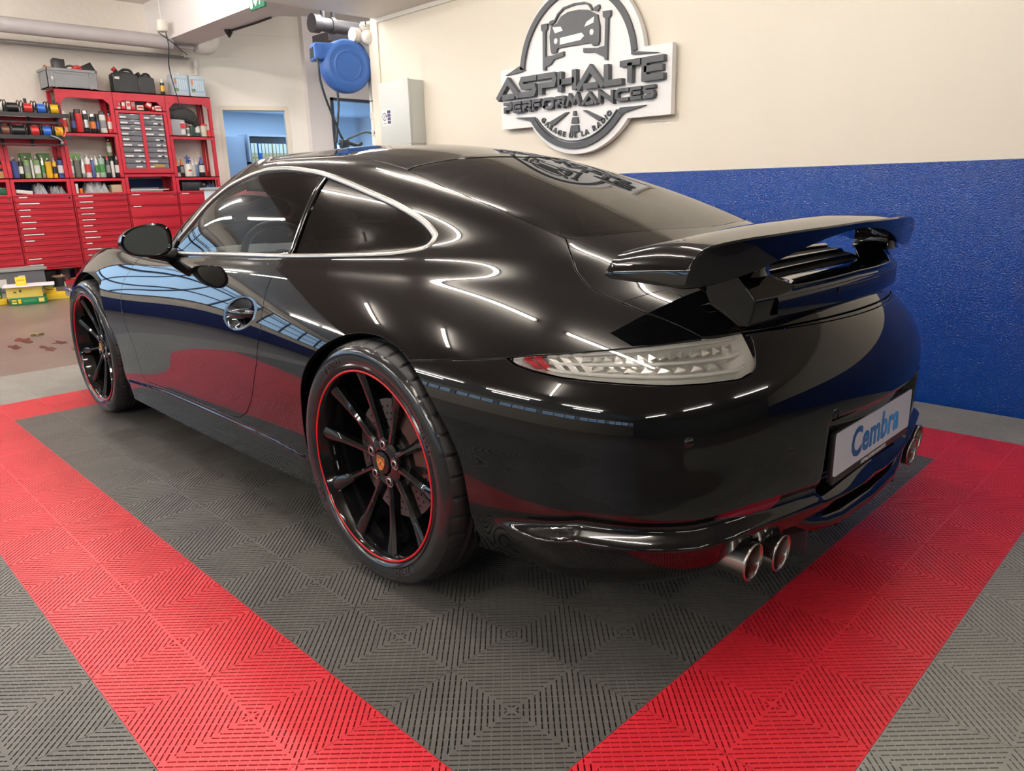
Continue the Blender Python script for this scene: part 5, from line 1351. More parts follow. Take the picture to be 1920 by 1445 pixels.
cabinet(YB[4], YB[5], [1.10, .945, .79, .635, .48, .325, .215], [(0, .02, .10)], 'red deep-drawer cabinet nearest the office door')
def rack(y1, y0, top, shelves, label, open_=False):
    og = (XF, (y0 + y1) / 2, 1.125); e = empty('shelf_unit', og, 0, label, 'shelf unit')
    for y in (y0 + .003, y1 - .043):
        for x in (XF, XB - .05):
            m = MB(); m.box(x, x + .045, y, y + .040, 1.125, top); 
            for z in np.arange(1.2, top, .16): m.cyl((x - .002, y + .012, z), (x, y + .012, z), .006, 6)
            rel(m, og).build('post', SR, e)
    for z in shelves:
        m = MB(); m.box(XF - .004, XB, y0 + .003, y1 - .003, z - .012, z); m.box(XF - .004, XF + .012, y0 + .003, y1 - .003, z - .045, z); rel(m, og).build('shelf_board', SR, e)
    if top > 2.2:
        m = MB(); m.box(XF - .004, XB, y0 + .003, y1 - .003, top - .012, top); m.box(XF - .004, XF + .004, y0 + .003, y1 - .003, top - .105, top)
        M = Matrix(((0, 0, 1, XF - .004), (1, 0, 0, 0), (0, 1, 0, 0), (0, 0, 0, 1)))
        for ya, s in ((y0 + .043, 1), (y1 - .043, -1)): m.prism([(ya, top - .104), (ya + s * .075, top - .104), (ya, top - .17)], 0, .008, M)
        rel(m, og).build('top_panel', SR, e)
    m = MB(); m.box(XF + .15, XB, y0 + .001, y0 + .006, 1.125, 1.32); rel(m, og).build('side_panel', SR, e)
    if top > 2.2: m = MB(); m.box(XF + .28, XB, y0 + .001, y0 + .006, 1.32, top); rel(m, og).build('side_panel', SR, e)
    return e
rack(YB[0], YB[1], 1.80, [1.32], 'low red shelf unit cut off by the edge of the view')
rack(YB[1], YB[2], 1.80, [1.32], 'low red shelf unit full of spray cans under the cable reels')
rack(YB[2], YB[3], 2.40, [1.32, 1.88], 'tall red shelf unit under the grey crate')
u3 = rack(YB[3], YB[4], 2.40, [1.37, 2.185], 'tall red shelf unit filled with small clear drawers')
rack(YB[4], YB[5], 2.40, [1.32, 1.87], 'tall red shelf unit with spray bottles, next to the office door')
# small-parts drawers in the third unit
og = (XF, (YB[3] + YB[4]) / 2, 1.43); GD = mat('drawer_grey', (.10, .10, .115), .3); CLR = mat('drawer_front', (.17, .17, .19), .12)
m = MB(); m.box(XF + .004, XF + .014, YB[4] + .045, YB[3] - .045, 1.325, 1.432); m.box(XF + .004, XF + .03, (YB[3] + YB[4]) / 2 - .022, (YB[3] + YB[4]) / 2 + .022, 1.43, 2.14); rel(m, (XF, (YB[3] + YB[4]) / 2, 1.125)).build('organiser_frame', SR, u3)
for c in range(2):
    ya = YB[3] - .05 - c * .305; yb = ya - .265
    for k in range(10):
        zt = 2.135 - .0705 * k; og = (XF + .02, (ya + yb) / 2, zt - .066)
        e = empty('parts_drawer', og, 0, 'clear-fronted parts drawer, %s from the top in the stack %s' % (('topmost', 'second', 'third', 'fourth', 'fifth', 'sixth', 'seventh', 'eighth', 'ninth', 'lowest')[k], ('beside the spray cans', 'beside the folded jacket')[c]), 'drawer', 'small clear parts drawers')
        m = MB(); m.box(XF + .02, XF + .30, yb, ya, zt - .066, zt - .004, c=.003); rel(m, og).build('drawer_box', CLR, e, angle=40)
        m = MB(); m.box(XF + .006, XF + .02, yb, ya, zt - .070, zt - .060, c=.002); rel(m, og).build('drawer_lip', GD, e, angle=40)
        m = MB(); w1 = rs.uniform(.07, .11); o1 = rs.choice((0.01, .01, .13)); m.box(XF + .016, XF + .0195, ya - o1 - w1, ya - o1, zt - .056, zt - .036)
        if rs.random() < .6: m.box(XF + .016, XF + .0195, yb + .01, yb + .01 + rs.uniform(.05, .10), zt - .056, zt - .040)
        rel(m, og).build('drawer_ticket', HW, e)
        if c == 1 and k == 9:
            m = MB(); m.box(XF + .014, XF + .0195, yb + .06, ya - .06, zt - .055, zt - .015); rel(m, og).build('contents', mat('brass_parts', (.42, .26, .06), .4), e)

# ---- cans, bottles and boxes on the shelves
def col(*c): return mat('c_%02x%02x%02x' % tuple(int(v * 255) for v in c), c, .35)
K = col(.012, .012, .014); W_ = col(.66, .64, .60); RD = col(.55, .03, .03); GN = col(.05, .22, .05); YL = col(.75, .42, .02); BLU = col(.05, .08, .26); SV = mat('can_silver', (.55, .55, .55), .25, metal=.9); OR = col(.62, .16, .02); GY = col(.22, .22, .22); LG = col(.24, .36, .16)
def can(name, y, z, r, h, body, cap, label, cat='can', grp=None, x=XF + .08, band=None, nozzle=True, caph=.18):
    og = (x, y, z); e = empty(name, og, 0, label, cat, grp)
    m = MB(); m.lathe([(r * .94, 0), (r, .006), (r, h * (.98 - caph)), (r * .86, h * (1 - caph))], 18); m.build('body', body, e, angle=40)
    if band is not None:
        m = MB(); m.lathe([(r * 1.006, h * .22), (r * 1.006, h * .58)], 18, cap=False); m.build('paper_label', band, e, smooth=True)
    m = MB()
    if nozzle: m.lathe([(r * .80, h * (1 - caph)), (r * .55, h * (1 - caph * .55)), (r * .34, h * (1 - caph * .5)), (r * .34, h), (.001, h)], 14)
    else: m.lathe([(r * .92, h * (1 - caph)), (r * .92, h * .985), (r * .85, h), (.001, h)], 18)
    m.build('cap', cap, e, angle=40); return e
# upper shelf of the tall unit with the crate
z = 1.88
for y, r, h, b, c, bd, nz, lb in ((-2.33, .032, .25, W_, W_, RD, 0, 'white can with a red band at the reel end of the upper shelf'), (-2.385, .026, .22, col(.20, .13, .05), K, None, 0, 'narrow brown can behind the black ones on the upper shelf'),
    (-2.435, .030, .24, K, K, BLU, 0, 'black can with a dark blue band next to the big red can'), (-2.50, .042, .28, RD, K, None, 0, 'large red can with a black lid on the upper shelf'), (-2.585, .036, .27, K, SV, SV, 0, 'black and silver can on the upper shelf'),
    (-2.665, .036, .235, K, SV, OR, 0, 'black can with an orange picture on the upper shelf'), (-2.735, .026, .24, K, K, BLU, 0, 'slim black can just before the tall white one'), (-2.79, .040, .27, W_, K, GY, 0, 'white can with a tall black cap on the upper shelf'), (-2.872, .030, .25, RD, SV, W_, 1, 'red spray can with a silver cap at the corner post')):
    can('can', y, z, r, h, b, c, lb, 'can', None, XF + .07 + .03 * (r < .03), bd, nz, .16)
# spray cans on the middle shelf, two units
z = 1.32
def row(y0, specs, u):
    y = y0
    for r, h, b, c, bd, lb in specs:
        can('spray_can', y - r, z, r, h, b, c, lb, 'spray can', None, XF + .06, bd, True, .17); y -= 2 * r + .008
row(-1.655, [(.036, .25, BLU, SV, None, 'dark blue spray can at the start of the shelf under the reels'), (.024, .24, K, SV, W_, 'slim black spray can with a white label under the reels'), (.034, .26, LG, SV, GY, 'pale green spray can, first of two alike under the reels'), (.014, .24, W_, SV, None, 'thin white tube between the two pale green spray cans'), (.034, .26, LG, SV, W_, 'pale green spray can, second of two alike under the reels'), (.020, .27, SV, SV, GN, 'narrow silver spray can with a green band under the reels'), (.036, .24, YL, SV, None, 'orange yellow spray can under the reels'), (.024, .24, YL, SV, K, 'yellow spray can with a black label under the reels'), (.038, .26, BLU, K, W_, 'dark blue spray can with a white label at the post')], 0)
row(-2.31, [(.020, .25, GY, W_, W_, 'slim grey can behind the post in the can row'), (.034, .26, col(.14, .14, .12), SV, None, 'dull grey spray can with a silver nozzle in the can row'), (.022, .25, SV, SV, W_, 'small silver can in the can row'), (.032, .29, W_, SV, RD, 'white spray can with a red band in the can row'), (.020, .27, BLU, SV, None, 'slim dark blue can in the can row'), (.018, .27, W_, W_, GN, 'thin white bottle with a green label in the can row'), (.038, .29, col(.30, .42, .34), SV, GN, 'clear-topped green spray can in the can row'), (.028, .27, K, RD, GY, 'black spray can with a red cap in the can row'), (.020, .25, W_, K, None, 'narrow white can with a black cap in the can row'), (.036, .27, K, SV, W_, 'leaning black spray can with a white label in the can row'), (.022, .26, K, W_, None, 'slim black can with a white cap by the small drawers')], 1)
can('spray_can', -2.86, 1.60, .032, .21, LG, SV, 'green and white spray can standing on top of the can row', 'spray can', None, XF + .20, W_, True, .17)
m = MB(); m.box(XF + .14, XF + .28, -2.90, -2.77, 1.32, 1.595, c=.004); tag(m.build('carton', K, angle=40), 'dark carton behind the can row that carries the green can', 'box')
for k, (y0, y1, lb) in enumerate(((-1.92, -1.80, 'green cap crate behind the pale green spray cans'), (-2.12, -2.0, 'green cap crate behind the yellow spray cans'), (-2.48, -2.33, 'green cap crate behind the grey spray can'))):
    m = MB(); m.box(XF + .15, XF + .30, y0, y1, 1.32, 1.625, c=.006); tag(m.build('carton', col(.11, .26, .06), angle=40), lb, 'box')
# the partly visible first unit
can('can', -1.545, 1.32, .045, .20, RD, K, 'red can half hidden at the edge of the view', 'can', None, XF + .08, K, False)
m = MB(); m.box(XF + .03, XF + .12, -1.585, -1.50, 1.32, 1.40, c=.003); m.box(XF + .02, XF + .03, -1.585, -1.50, 1.32, 1.40); tag(m.build('small_carton', col(.40, .22, .09), angle=40), 'small brown carton in front of the red can at the edge', 'box')
m = MB(); m.box(XF + .04, XF + .25, -1.585, -1.40, 1.125, 1.21, c=.01); tag(m.build('green_case', col(.02, .10, .05), angle=40), 'dark green case on the cabinet at the edge of the view', 'case')
# lower cubbies
def crumple(name, x0, x1, y0, y1, z0, h, mt_, label, cat, seed, n=14):
    r = random.Random(seed); V = []; F = []
    for i in range(n + 1):
        for j in range(n + 1):
            u, v = i / n, j / n; e_ = min(1, 6 * min(u, 1 - u)) * min(1, 6 * min(v, 1 - v))
            V.append((x0 + (x1 - x0) * u, y0 + (y1 - y0) * v, z0 + h * e_ * (.35 + .65 * r.random())))
    for i in range(n):
        for j in range(n): F.append((i * (n + 1) + j, (i + 1) * (n + 1) + j, (i + 1) * (n + 1) + j + 1, i * (n + 1) + j + 1))
    b = len(V); V += [(x0, y0, z0), (x1, y0, z0), (x1, y1, z0), (x0, y1, z0)]; F.append((b, b + 3, b + 2, b + 1))
    o = mesh(name, V, F, mt_); bm = bmesh.new(); bm.from_mesh(o.data); bmesh.ops.recalc_face_normals(bm, faces=bm.faces[:]); bm.to_mesh(o.data); bm.free(); return tag(o, label, cat)
m = MB(); M = Matrix.Translation((XF + .12, -1.74, 1.13)) @ Matrix.Rotation(.12, 4, 'X'); m.box(-.1, .1, -.09, .09, 0, .045, c=.01); m.V = [(M @ Vector(v))[:] for v in m.V]; tag(m.build('folded_cover', W_, angle=40), 'white folded cover lying on the cabinet under the spray cans', 'cover')
crumple('plastic_bag', XF + .02, XF + .28, -2.00, -1.85, 1.125, .14, mat('bag_grey', (.24, .25, .27), .12), 'crumpled clear plastic bag on the cabinet under the spray cans', 'bag', 3)
crumple('grey_cloth', XF + .02, XF + .28, -2.21, -2.03, 1.125, .11, col(.17, .17, .18), 'dark grey cloth bundle on the cabinet under the spray cans', 'cloth', 5)
m = MB(); m.box(XF + .03, XF + .10, -2.355, -2.325, 1.125, 1.245, c=.002); tag(m.build('white_carton', W_, angle=40), 'narrow white carton standing beside the post below the can row', 'box')
m = MB(); m.box(XF + .02, XF + .06, -2.40, -2.37, 1.125, 1.185, c=.002); tag(m.build('orange_carton', OR, angle=40), 'tiny orange carton next to the narrow white carton', 'box')
crumple('film_roll', XF + .04, XF + .28, -2.74, -2.43, 1.125, .18, mat('film_grey', (.30, .31, .32), .15), 'bundle of clear wrapping film on the cabinet below the can row', 'film', 8)
m = MB(); m.box(XF + .03, XF + .22, -2.90, -2.76, 1.125, 1.225, c=.003); tag(m.build('cardboard_box', col(.46, .36, .24), angle=40), 'plain cardboard box on the cabinet below the can row', 'box')
for k, (a, b, zz, hh, c) in enumerate(((-3.42, -2.99, 1.125, .022, GY), (-3.50, -2.985, 1.147, .012, W_), (-3.36, -3.0, 1.159, .018, SV), (-3.46, -3.02, 1.177, .010, K))):
    m = MB(); m.box(XF + .02, XF + .27, a, b, zz, zz + hh); tag(m.build('paper_stack', c), ('grey folder at the bottom of the paper stack below the small drawers', 'white sheets in the paper stack below the small drawers', 'silver folder in the paper stack below the small drawers', 'dark folder on top of the paper stack below the small drawers')[k], 'papers')
m = MB(); m.box(XF + .05, XF + .28, -4.0, -3.70, 1.125, 1.25, c=.02); m.box(XF + .04, XF + .06, -3.95, -3.75, 1.15, 1.22, c=.004); m.cyl((XF + .06, -4.02, 1.19), (XF + .06, -3.98, 1.19), .05, 14); tag(m.build('battery_charger', col(.025, .027, .030), angle=40), 'black workshop machine in the lowest compartment by the office door', 'machine')
crumple('blue_rag', XF + .04, XF + .26, -4.20, -4.04, 1.125, .14, col(.03, .05, .12), 'blue rag bundle beside the black machine', 'rag', 12)
# third unit, top compartment: small red and white cartons
for k, (y, w, h, c, d, lb) in enumerate(((-2.99, .06, .075, W_, RD, 'small white carton against the post over the clear drawers'), (-3.06, .045, .115, RD, W_, 'upright red and white carton over the clear drawers'), (-3.125, .05, .110, W_, RD, 'upright white carton with red print over the clear drawers'), (-3.185, .05, .115, RD, GY, 'upright red carton with grey print over the clear drawers'), (-3.275, .08, .06, W_, RD, 'flat white carton with a red stripe over the clear drawers'), (-3.37, .07, .075, RD, W_, 'tilted red and white carton over the clear drawers'), (-3.44, .035, .055, RD, W_, 'tiny red carton over the clear drawers'), (-3.51, .08, .065, W_, RD, 'white carton at the end of the row over the clear drawers'))):
    og = (XF + .07, y, 2.185); e = empty('small_box', og, 0, lb, 'box')
    if k == 5: e.rotation_euler = (.45, 0, 0); e.location.z += .035
    m = MB(); m.box(-.05, .05, -w / 2, w / 2, 0, h, c=.002); m.build('carton_body', c, e, angle=40)
    m = MB(); m.box(-.0515, -.05, -w / 2 + .006, w / 2 - .006, h * .35, h * .75); m.build('printed_panel', d, e)
# fourth unit, upper shelf
z = 1.87
og = (XF + .12, -3.75, z); e = empty('canister', og, 0, 'grey canister with a red label on the upper shelf by the office door', 'canister')
m = MB(); m.box(-.10, .10, -.10, .10, 0, .22, c=.02); m.build('canister_body', mat('canister_grey', (.30, .31, .33), .4), e, angle=40)
m = MB(); m.box(-.1015, -.10, -.085, -.025, .10, .165); m.build('red_label', RD, e); m = MB(); m.box(-.1015, -.10, -.085, -.025, .17, .185); m.box(-.1015, -.10, -.085, -.030, .02, .085); m.build('white_label', W_, e)
V = []; rng = random.Random(2); path = spline([(XF + .10, -3.64, 2.17), (XF + .09, -3.76, 2.15), (XF + .07, -3.88, 2.16), (XF + .07, -3.97, 2.10), (XF + .09, -4.03, 2.03)], 6)
m = MB(); rad = [.055 + .035 * math.sin(math.pi * t) + .010 * rng.random() for t in np.linspace(0, 1, len(path))]; m.tube(path, rad, 14)
tag(m.build('work_jacket', mat('jacket_dark', (.035, .035, .035), .8, bump=(40, .6, .02)), smooth=True), 'dark work jacket bundled over the canister and bottles on the upper shelf', 'jacket')
for y, r, h, b, c, bd, lb in ((-3.895, .028, .16, W_, RD, GY, 'white bottle with a red cap beside the grey canister'), (-3.955, .036, .21, col(.03, .07, .05), W_, None, 'dark green bottle under the work jacket'), (-4.035, .034, .24, col(.03, .08, .10), BLU, W_, 'teal bottle with a white label on the upper shelf')):
    can('bottle', y, z, r, h, b, c, lb, 'bottle', None, XF + .08, bd, True, .3)
e = empty('tub', (XF + .09, -4.125, z), 0, 'cream tub with a red lid on the upper shelf by the office door', 'tub'); m = MB(); m.lathe([(.042, 0), (.050, .13), (.052, .13), (.052, .145), (.001, .146)], 20); m.build('tub_body', col(.58, .54, .42), e, angle=40)
m = MB(); m.lathe([(.055, 0), (.055, .020), (.001, .021)], 20, 0, Matrix.Translation((0, 0, .146))); m.build('tub_lid', RD, e, angle=40)
m = MB(); m.lathe([(.034, 0), (.036, .09), (.001, .091)], 18, 0, Matrix.Translation((XF + .07, -4.205, z))); tag(m.build('small_tin', RD, angle=40), 'small red tin against the last post of the upper shelf', 'tin')
# fourth unit, middle shelf: spray bottles
z = 1.32
for y, r, h, b, c, bd, lb in ((-3.68, .038, .25, col(.50, .48, .45), OR, K, 'grey bottle with an orange spray head against the post'), (-3.745, .030, .24, K, OR, GY, 'black bottle with an orange spray head'), (-3.90, .042, .24, col(.55, .52, .46), W_, None, 'cloudy bottle with a white spray head'), (-3.955, .030, .25, col(.06, .14, .30), W_, None, 'blue bottle behind the cloudy one'), (-4.03, .042, .27, K, BLU, W_, 'black pump bottle with a white label and a tall blue nozzle')):
    can('spray_bottle', y, z, r, h, b, c, lb, 'spray bottle', None, XF + .09, bd, True, .34)
og = (XF + .06, -3.825, z); e = empty('pump_sprayer', og, 0, 'white pump sprayer with a dark blue handle on the middle shelf', 'sprayer')
m = MB(); m.lathe([(.050, 0), (.054, .02), (.054, .14), (.03, .175)], 22); m.build('tank', W_, e, angle=40)
m = MB(); m.cyl((0, 0, .17), (0, 0, .25), .020, 14); m.box(-.012, .012, -.04, .04, .25, .265, c=.004); m.cyl((0, 0, .26), (0, 0, .29), .012, 10); m.box(-.075, .01, -.012, .012, .20, .225, c=.004); m.build('pump_handle', BLU, e, angle=40)
m = MB(); m.box(-.0555, -.054, -.022, .022, .07, .095); m.build('printed_mark', RD, e)
# on top of the shelving
zt = 2.40
og = (XF + .16, -2.49, zt); e = empty('plastic_crate', og, 0, 'grey plastic crate on top of the tall red shelf, filled with odds and ends', 'crate'); CG = mat('crate_grey', (.27, .28, .29), .5)
m = MB()
w2, d2 = .285, .17
for (x0, x1, y0, y1) in ((-d2, -d2 + .012, -w2, w2), (d2 - .012, d2, -w2, w2), (-d2, d2, -w2, -w2 + .012), (-d2, d2, w2 - .012, w2)): m.box(x0, x1, y0, y1, 0, .225)
m.box(-d2, d2, -w2, w2, 0, .01); m.box(-d2 - .012, d2 + .012, -w2 - .012, -w2 + .012, .20, .23); m.box(-d2 - .012, d2 + .012, w2 - .012, w2 + .012, .20, .23); m.box(-d2 - .012, -d2 + .012, -w2, w2, .20, .23); m.box(d2 - .012, d2 + .012, -w2, w2, .20, .23)
for y in (-.27, -.20, .20, .27): m.box(-d2 - .010, -d2, y - .008, y + .008, .0, .20)
m.box(-d2 - .006, -d2, -.19, .19, .02, .035); m.box(-d2 - .006, -d2, -.19, .19, .17, .185); m.build('crate_body', CG, e, angle=40)
m = MB(); m.box(-d2 - .0125, -d2 - .010, .22, .245, .09, .13); m.build('crate_ticket', W_, e)
def tilted(name, c, s, rot, mt_, label, cat):
    m = MB(); M = Matrix.Translation(c) @ Euler(rot).to_matrix().to_4x4(); m.box(-s[0], s[0], -s[1], s[1], -s[2], s[2], c=.004); m.V = [(M @ Vector(v))[:] for v in m.V]; return tag(m.build(name, mt_, angle=40), label, cat)
tilted('black_case', (XF + .10, -2.38, 2.655), (.06, .065, .09), (.06, .1, 0), K, 'upright black plastic box sticking out of the grey crate', 'box')
tilted('black_case', (XF + .10, -2.70, 2.655), (.06, .070, .055), (-.45, .1, .2), K, 'tilted black plastic box at the far end of the grey crate', 'box')
m = MB(); m.tube([(XF + .09 + .02 * math.cos(a), -2.515 + .055 * math.cos(a), 2.635 + .048 * math.sin(a)) for a in np.linspace(0, 6.283, 25)[:-1]], .012, 8, closed=True); tag(m.build('hose_coil', col(.06, .05, .035), smooth=True), 'dark coiled hose in the middle of the grey crate', 'hose')
m = MB(); m.tube(spline([(XF + .08, -2.53, 2.62), (XF + .07, -2.58, 2.665), (XF + .07, -2.65, 2.645)], 6), [.028] * 13, 10); tag(m.build('red_handle', RD, smooth=True), 'red plastic handle lying across the grey crate', 'handle')
m = MB(); m.tube(spline([(XF + .10, -2.215, 2.655), (XF + .10, -2.26, 2.635), (XF + .10, -2.31, 2.64)], 6), [.022] * 13, 8); tag(m.build('orange_piece', col(.45, .16, .04), smooth=True), 'orange brown offcut at the near end of the grey crate', 'offcut')
JC = mat('jerry_black', (.016, .018, .019), .42)
def jerry(y, w, h, label, capc, dy=0):
    og = (XF + .15, y, zt); e = empty('jerrycan', og, 0, label, 'jerrycan')
    m = MB(); hw = w / 2
    prof = [(-hw, 0), (hw, 0), (hw, h * .78), (hw * .8, h * .86), (hw * .35, h * .92), (-hw * .1, h * .92), (-hw * .55, h * .88), (-hw, h * .80)]
    M = Matrix(((0, 0, 1, 0), (1, 0, 0, 0), (0, 1, 0, 0), (0, 0, 0, 1))); m.prism(prof, -.075, .075, M); o = m.build('can_body', JC, e); b = o.modifiers.new('b', 'BEVEL'); b.width = .018; b.segments = 3; o.data.polygons.foreach_set('use_smooth', [True] * len(o.data.polygons)); o.data.set_sharp_from_angle(angle=1.2)
    m = MB(); m.tube(spline([(0, -hw * .75, h * .84), (0, -hw * .55, h * 1.0), (0, -hw * .1, h * 1.02), (0, hw * .25, h * .90)], 6), .017, 10); m.build('handle', JC, e, True)
    m = MB(); m.cyl((0, hw * .45, h * .86), (0, hw * .62, h * 1.0), .026, 14); m.build('spout_neck', JC, e, angle=40)
    m = MB(); m.cyl((0, hw * .62, h * .98), (0, hw * .75, h * 1.06), .030, 14); m.build('spout_cap', capc, e, angle=40); return e
j1 = jerry(-3.16, .33, .29, 'larger black jerrycan with a red cap on top of the tall red shelf', RD)
m = MB(); m.box(-.0765, -.075, .08, .14, .165, .195); m.build('can_ticket', W_, j1)
jerry(-3.42, .22, .255, 'smaller black jerrycan beside the bigger one on the red shelf', K)
can('oil_bottle', -3.625, zt, .028, .21, K, W_, 'little bottle with a yellow and blue label on top of the shelf', 'bottle', None, XF + .08, YL, False, .25)
for k, y in enumerate((-3.865, -4.095)):
    og = (XF + .13, y, zt); e = empty('water_canister', og, 0, ('pale blue fluid canister with a printed label, the one beside the little bottle', 'pale blue fluid canister with a printed label, the one at the end of the shelf')[k], 'canister')
    m = MB(); m.box(-.10, .10, -.112, .112, 0, .285, c=.03); m.build('canister_body', mat('canister_clear', (.52, .60, .66), .35), e, angle=50)
    m = MB(); m.cyl((0, -.02, .28), (0, -.02, .305), .030, 14); m.tube([(0, .08, .27), (0, .06, .305), (0, .0, .30)], .014, 8); m.build('canister_cap', W_, e, angle=50)
    m = MB(); m.box(-.1018, -.1, -.095, .095, .055, .235); lb_ = m.build('paper_label', mat('label_blue', (.36, .52, .66), .5), e)
    m = MB()
    for q in range(5): m.box(-.1026, -.1018, -.080 + .030 * q, -.062 + .030 * q, .085, .215)
    m.build('label_columns', mat('label_pale', (.62, .70, .76), .5), lb_)
    m = MB(); m.box(-.1026, -.1018, .060, .085, .15, .225); m.build('label_flash', OR, lb_)
    m = MB(); m.box(-.1026, -.1018, .040, .090, .060, .10); m.build('label_meadow', col(.20, .26, .12), lb_)
# ---- cable reels on a black rack
og = (XF + .10, -1.9, 1.80); e = empty('reel_rack', og, 0, 'black wall rack holding two rows of cable reels', 'rack'); RB = mat('rack_black', (.016, .017, .020), .4)
RX0 = 10.02
m = MB()
for z in (2.055, 1.80): m.box(RX0 - .09, RX0 + .17, -2.29, -1.0, z - .012, z); m.box(RX0 - .10, RX0 - .085, -2.29, -1.0, z - .035, z + .012); m.box(RX0 - .06, RX0 - .045, -2.24, -1.0, z - .10, z - .085)
for y in (-2.24, -1.93, -1.62, -1.2): m.box(RX0 + .14, RX0 + .17, y, y + .03, 1.70, 2.25)
rel(m, og).build('rack_frame', RB, e)
m = MB(); m.box(RX0 + .17, RX0 + .19, -2.27, -1.0, 1.70, 2.04); rel(m, og).build('back_panel', mat('shelf_red'), e)
for y in (-1.66, -1.83, -1.98, -2.12):
    m = MB(); m.box(RX0 + .166, RX0 + .169, y - .055, y + .055, 1.925, 1.945); rel(m, og).build('name_strip', HW, e)
CC = {'black': K, 'red': RD, 'blue': col(.03, .14, .55), 'yellow': col(.80, .50, .02), 'brown': col(.16, .06, .035), 'white': W_}
for z, ys, rn in ((2.128, ((-1.735, .115, 'black'), (-1.895, .085, 'red'), (-2.035, .085, 'blue'), (-2.175, .085, 'yellow'), (-1.585, .085, 'white')), 'upper'), (1.865, ((-1.755, .125, 'black'), (-1.925, .085, 'red'), (-2.055, .085, 'blue'), (-2.185, .085, 'yellow'), (-1.62, .075, 'brown')), 'lower')):
    for y, w, c in ys:
        og = (RX0 + .03, y, z); r = empty('cable_reel', og, 0, '%s cable reel in the %s row of the rack' % (c, rn), 'cable reel')
        m = MB()
        for s in (-1, 1):
            yy = s * (w / 2 + .012); m.tube([(.082 * math.cos(a), yy, .082 * math.sin(a)) for a in np.linspace(0, 6.283, 29)[:-1]], .006, 6, closed=True)
            for a in (.4, 2.5, 4.6): m.cyl((.02 * math.cos(a), yy, .02 * math.sin(a)), (.082 * math.cos(a), yy, .082 * math.sin(a)), .006, 6)
        m.cyl((0, -w / 2 - .012, 0), (0, w / 2 + .012, 0), .022, 10); m.build('reel_frame', RB, r)
        m = MB(); m.cyl((0, -w / 2, 0), (0, w / 2, 0), .056 if z > 2 else .062, 22); m.build('wound_cable', CC[c], r, angle=40)
m = MB(); m.tube(spline([(RX0 - .08, -2.14, 1.89), (RX0 - .12, -2.17, 1.86), (RX0 - .12, -2.20, 1.80), (RX0 - .08, -2.245, 1.90), (RX0 + .1, -2.25, 1.98)], 6), .009, 8); tag(m.build('orange_lead', col(.70, .12, .03), smooth=True), 'orange cable loop hanging at the end of the reel rack', 'cable')
m = MB(); m.tube(spline([(RX0 - .11, -2.06, 1.81), (RX0 - .13, -2.13, 1.78), (RX0 - .13, -2.17, 1.74), (RX0 - .13, -2.18, 1.72)], 6), .008, 8); m.lathe([(.001, -.018), (.016, -.01), (.018, 0), (.012, .014), (.001, .018)], 12, 0, Matrix.Translation((RX0 - .13, -2.165, 1.722))); tag(m.build('grey_lead', col(.20, .22, .24), smooth=True), 'grey cable end hanging below the lower row of reels', 'cable')

# ---- boxes on the floor in front of the cabinets
YEL = mat('carton_yellow', (.82, .55, .02), .42); YEP = mat('carton_pale_yellow', (.80, .62, .14), .42); GRN = mat('carton_green', (.01, .16, .055), .42); INK = mat('carton_ink', (.05, .06, .03), .5)
def carton(x, y, z, sx, sy, sz, rz, body, label, prints=(), name='carton'):
    e = empty(name, (x, y, z), rz, label, 'box'); m = MB(); m.box(0, sx, -sy, 0, 0, sz, c=.003); m.build('carton_body', body, e, angle=40)
    for y0, y1, z0, z1, c in prints:
        m = MB(); m.box(-.0012, 0, -y1 * sy, -y0 * sy, z0 * sz, z1 * sz); m.build('print', c, e)
    return e
RZ = math.radians(-14)
carton(8.50, -1.03, FZ, .30, .335, .075, RZ, GRN, 'flat green carton at the bottom of the yellow pile', ((.05, .18, .2, .4, YEL), (.05, .18, .55, .75, YEL), (.22, .30, .2, .8, YEL), (.78, .93, .25, .8, YEP), (.36, .70, .35, .65, col(.04, .25, .12))))
carton(8.515, -1.015, FZ + .075, .28, .325, .115, RZ, YEP, 'big pale yellow carton on the flat green one', ((.20, .27, .45, .58, INK), (.36, .42, .5, .72, INK), (.46, .75, .62, .72, YEL), (.84, .97, .1, .38, YEL)))
m = MB(); M = Matrix.Translation((8.47, -.99, FZ + .19)) @ Matrix.Rotation(RZ, 4, 'Z'); m.box(0, .36, -.46, .01, 0, .006); m.V = [(M @ Vector(v))[:] for v in m.V]; tag(m.build('paper_sheet', mat('sheet_white', (.66, .62, .66), .5)), 'white sheet lying over the big pale yellow carton', 'paper')
carton(8.56, -1.125, FZ + .196, .09, .095, .085, RZ, YEL, 'small yellow carton on the white sheet', ((.15, .85, .25, .45, YEP), (.15, .85, .6, .75, col(.55, .34, .02))))
carton(8.66, -1.385, FZ, .20, .30, .065, RZ * .6, YEL, 'flat yellow carton lying alone in front of the cabinet', ((.05, .95, .05, .2, YEP), (.85, .95, .5, .7, INK)))
carton(8.69, -1.415, FZ + .065, .09, .105, .060, RZ * .6, YEL, 'small yellow carton on the flat yellow one', ((.1, .8, .7, .85, INK),))
carton(8.70, -1.412, FZ + .125, .08, .098, .050, RZ * .6, GRN, 'small green carton at the top of the little yellow stack', ((.05, .85, .1, .4, YEP), (.05, .85, .55, .85, col(.50, .60, .10))))
carton(8.70, -.80, FZ, .25, .24, .05, RZ, YEL, 'yellow carton cut off at the edge of the view', ())
carton(8.82, -.86, FZ + .05, .15, .16, .15, RZ, GRN, 'green carton with yellow stripes at the edge of the view', ((.05, .95, .1, .25, YEL), (.05, .95, .4, .55, YEL)))
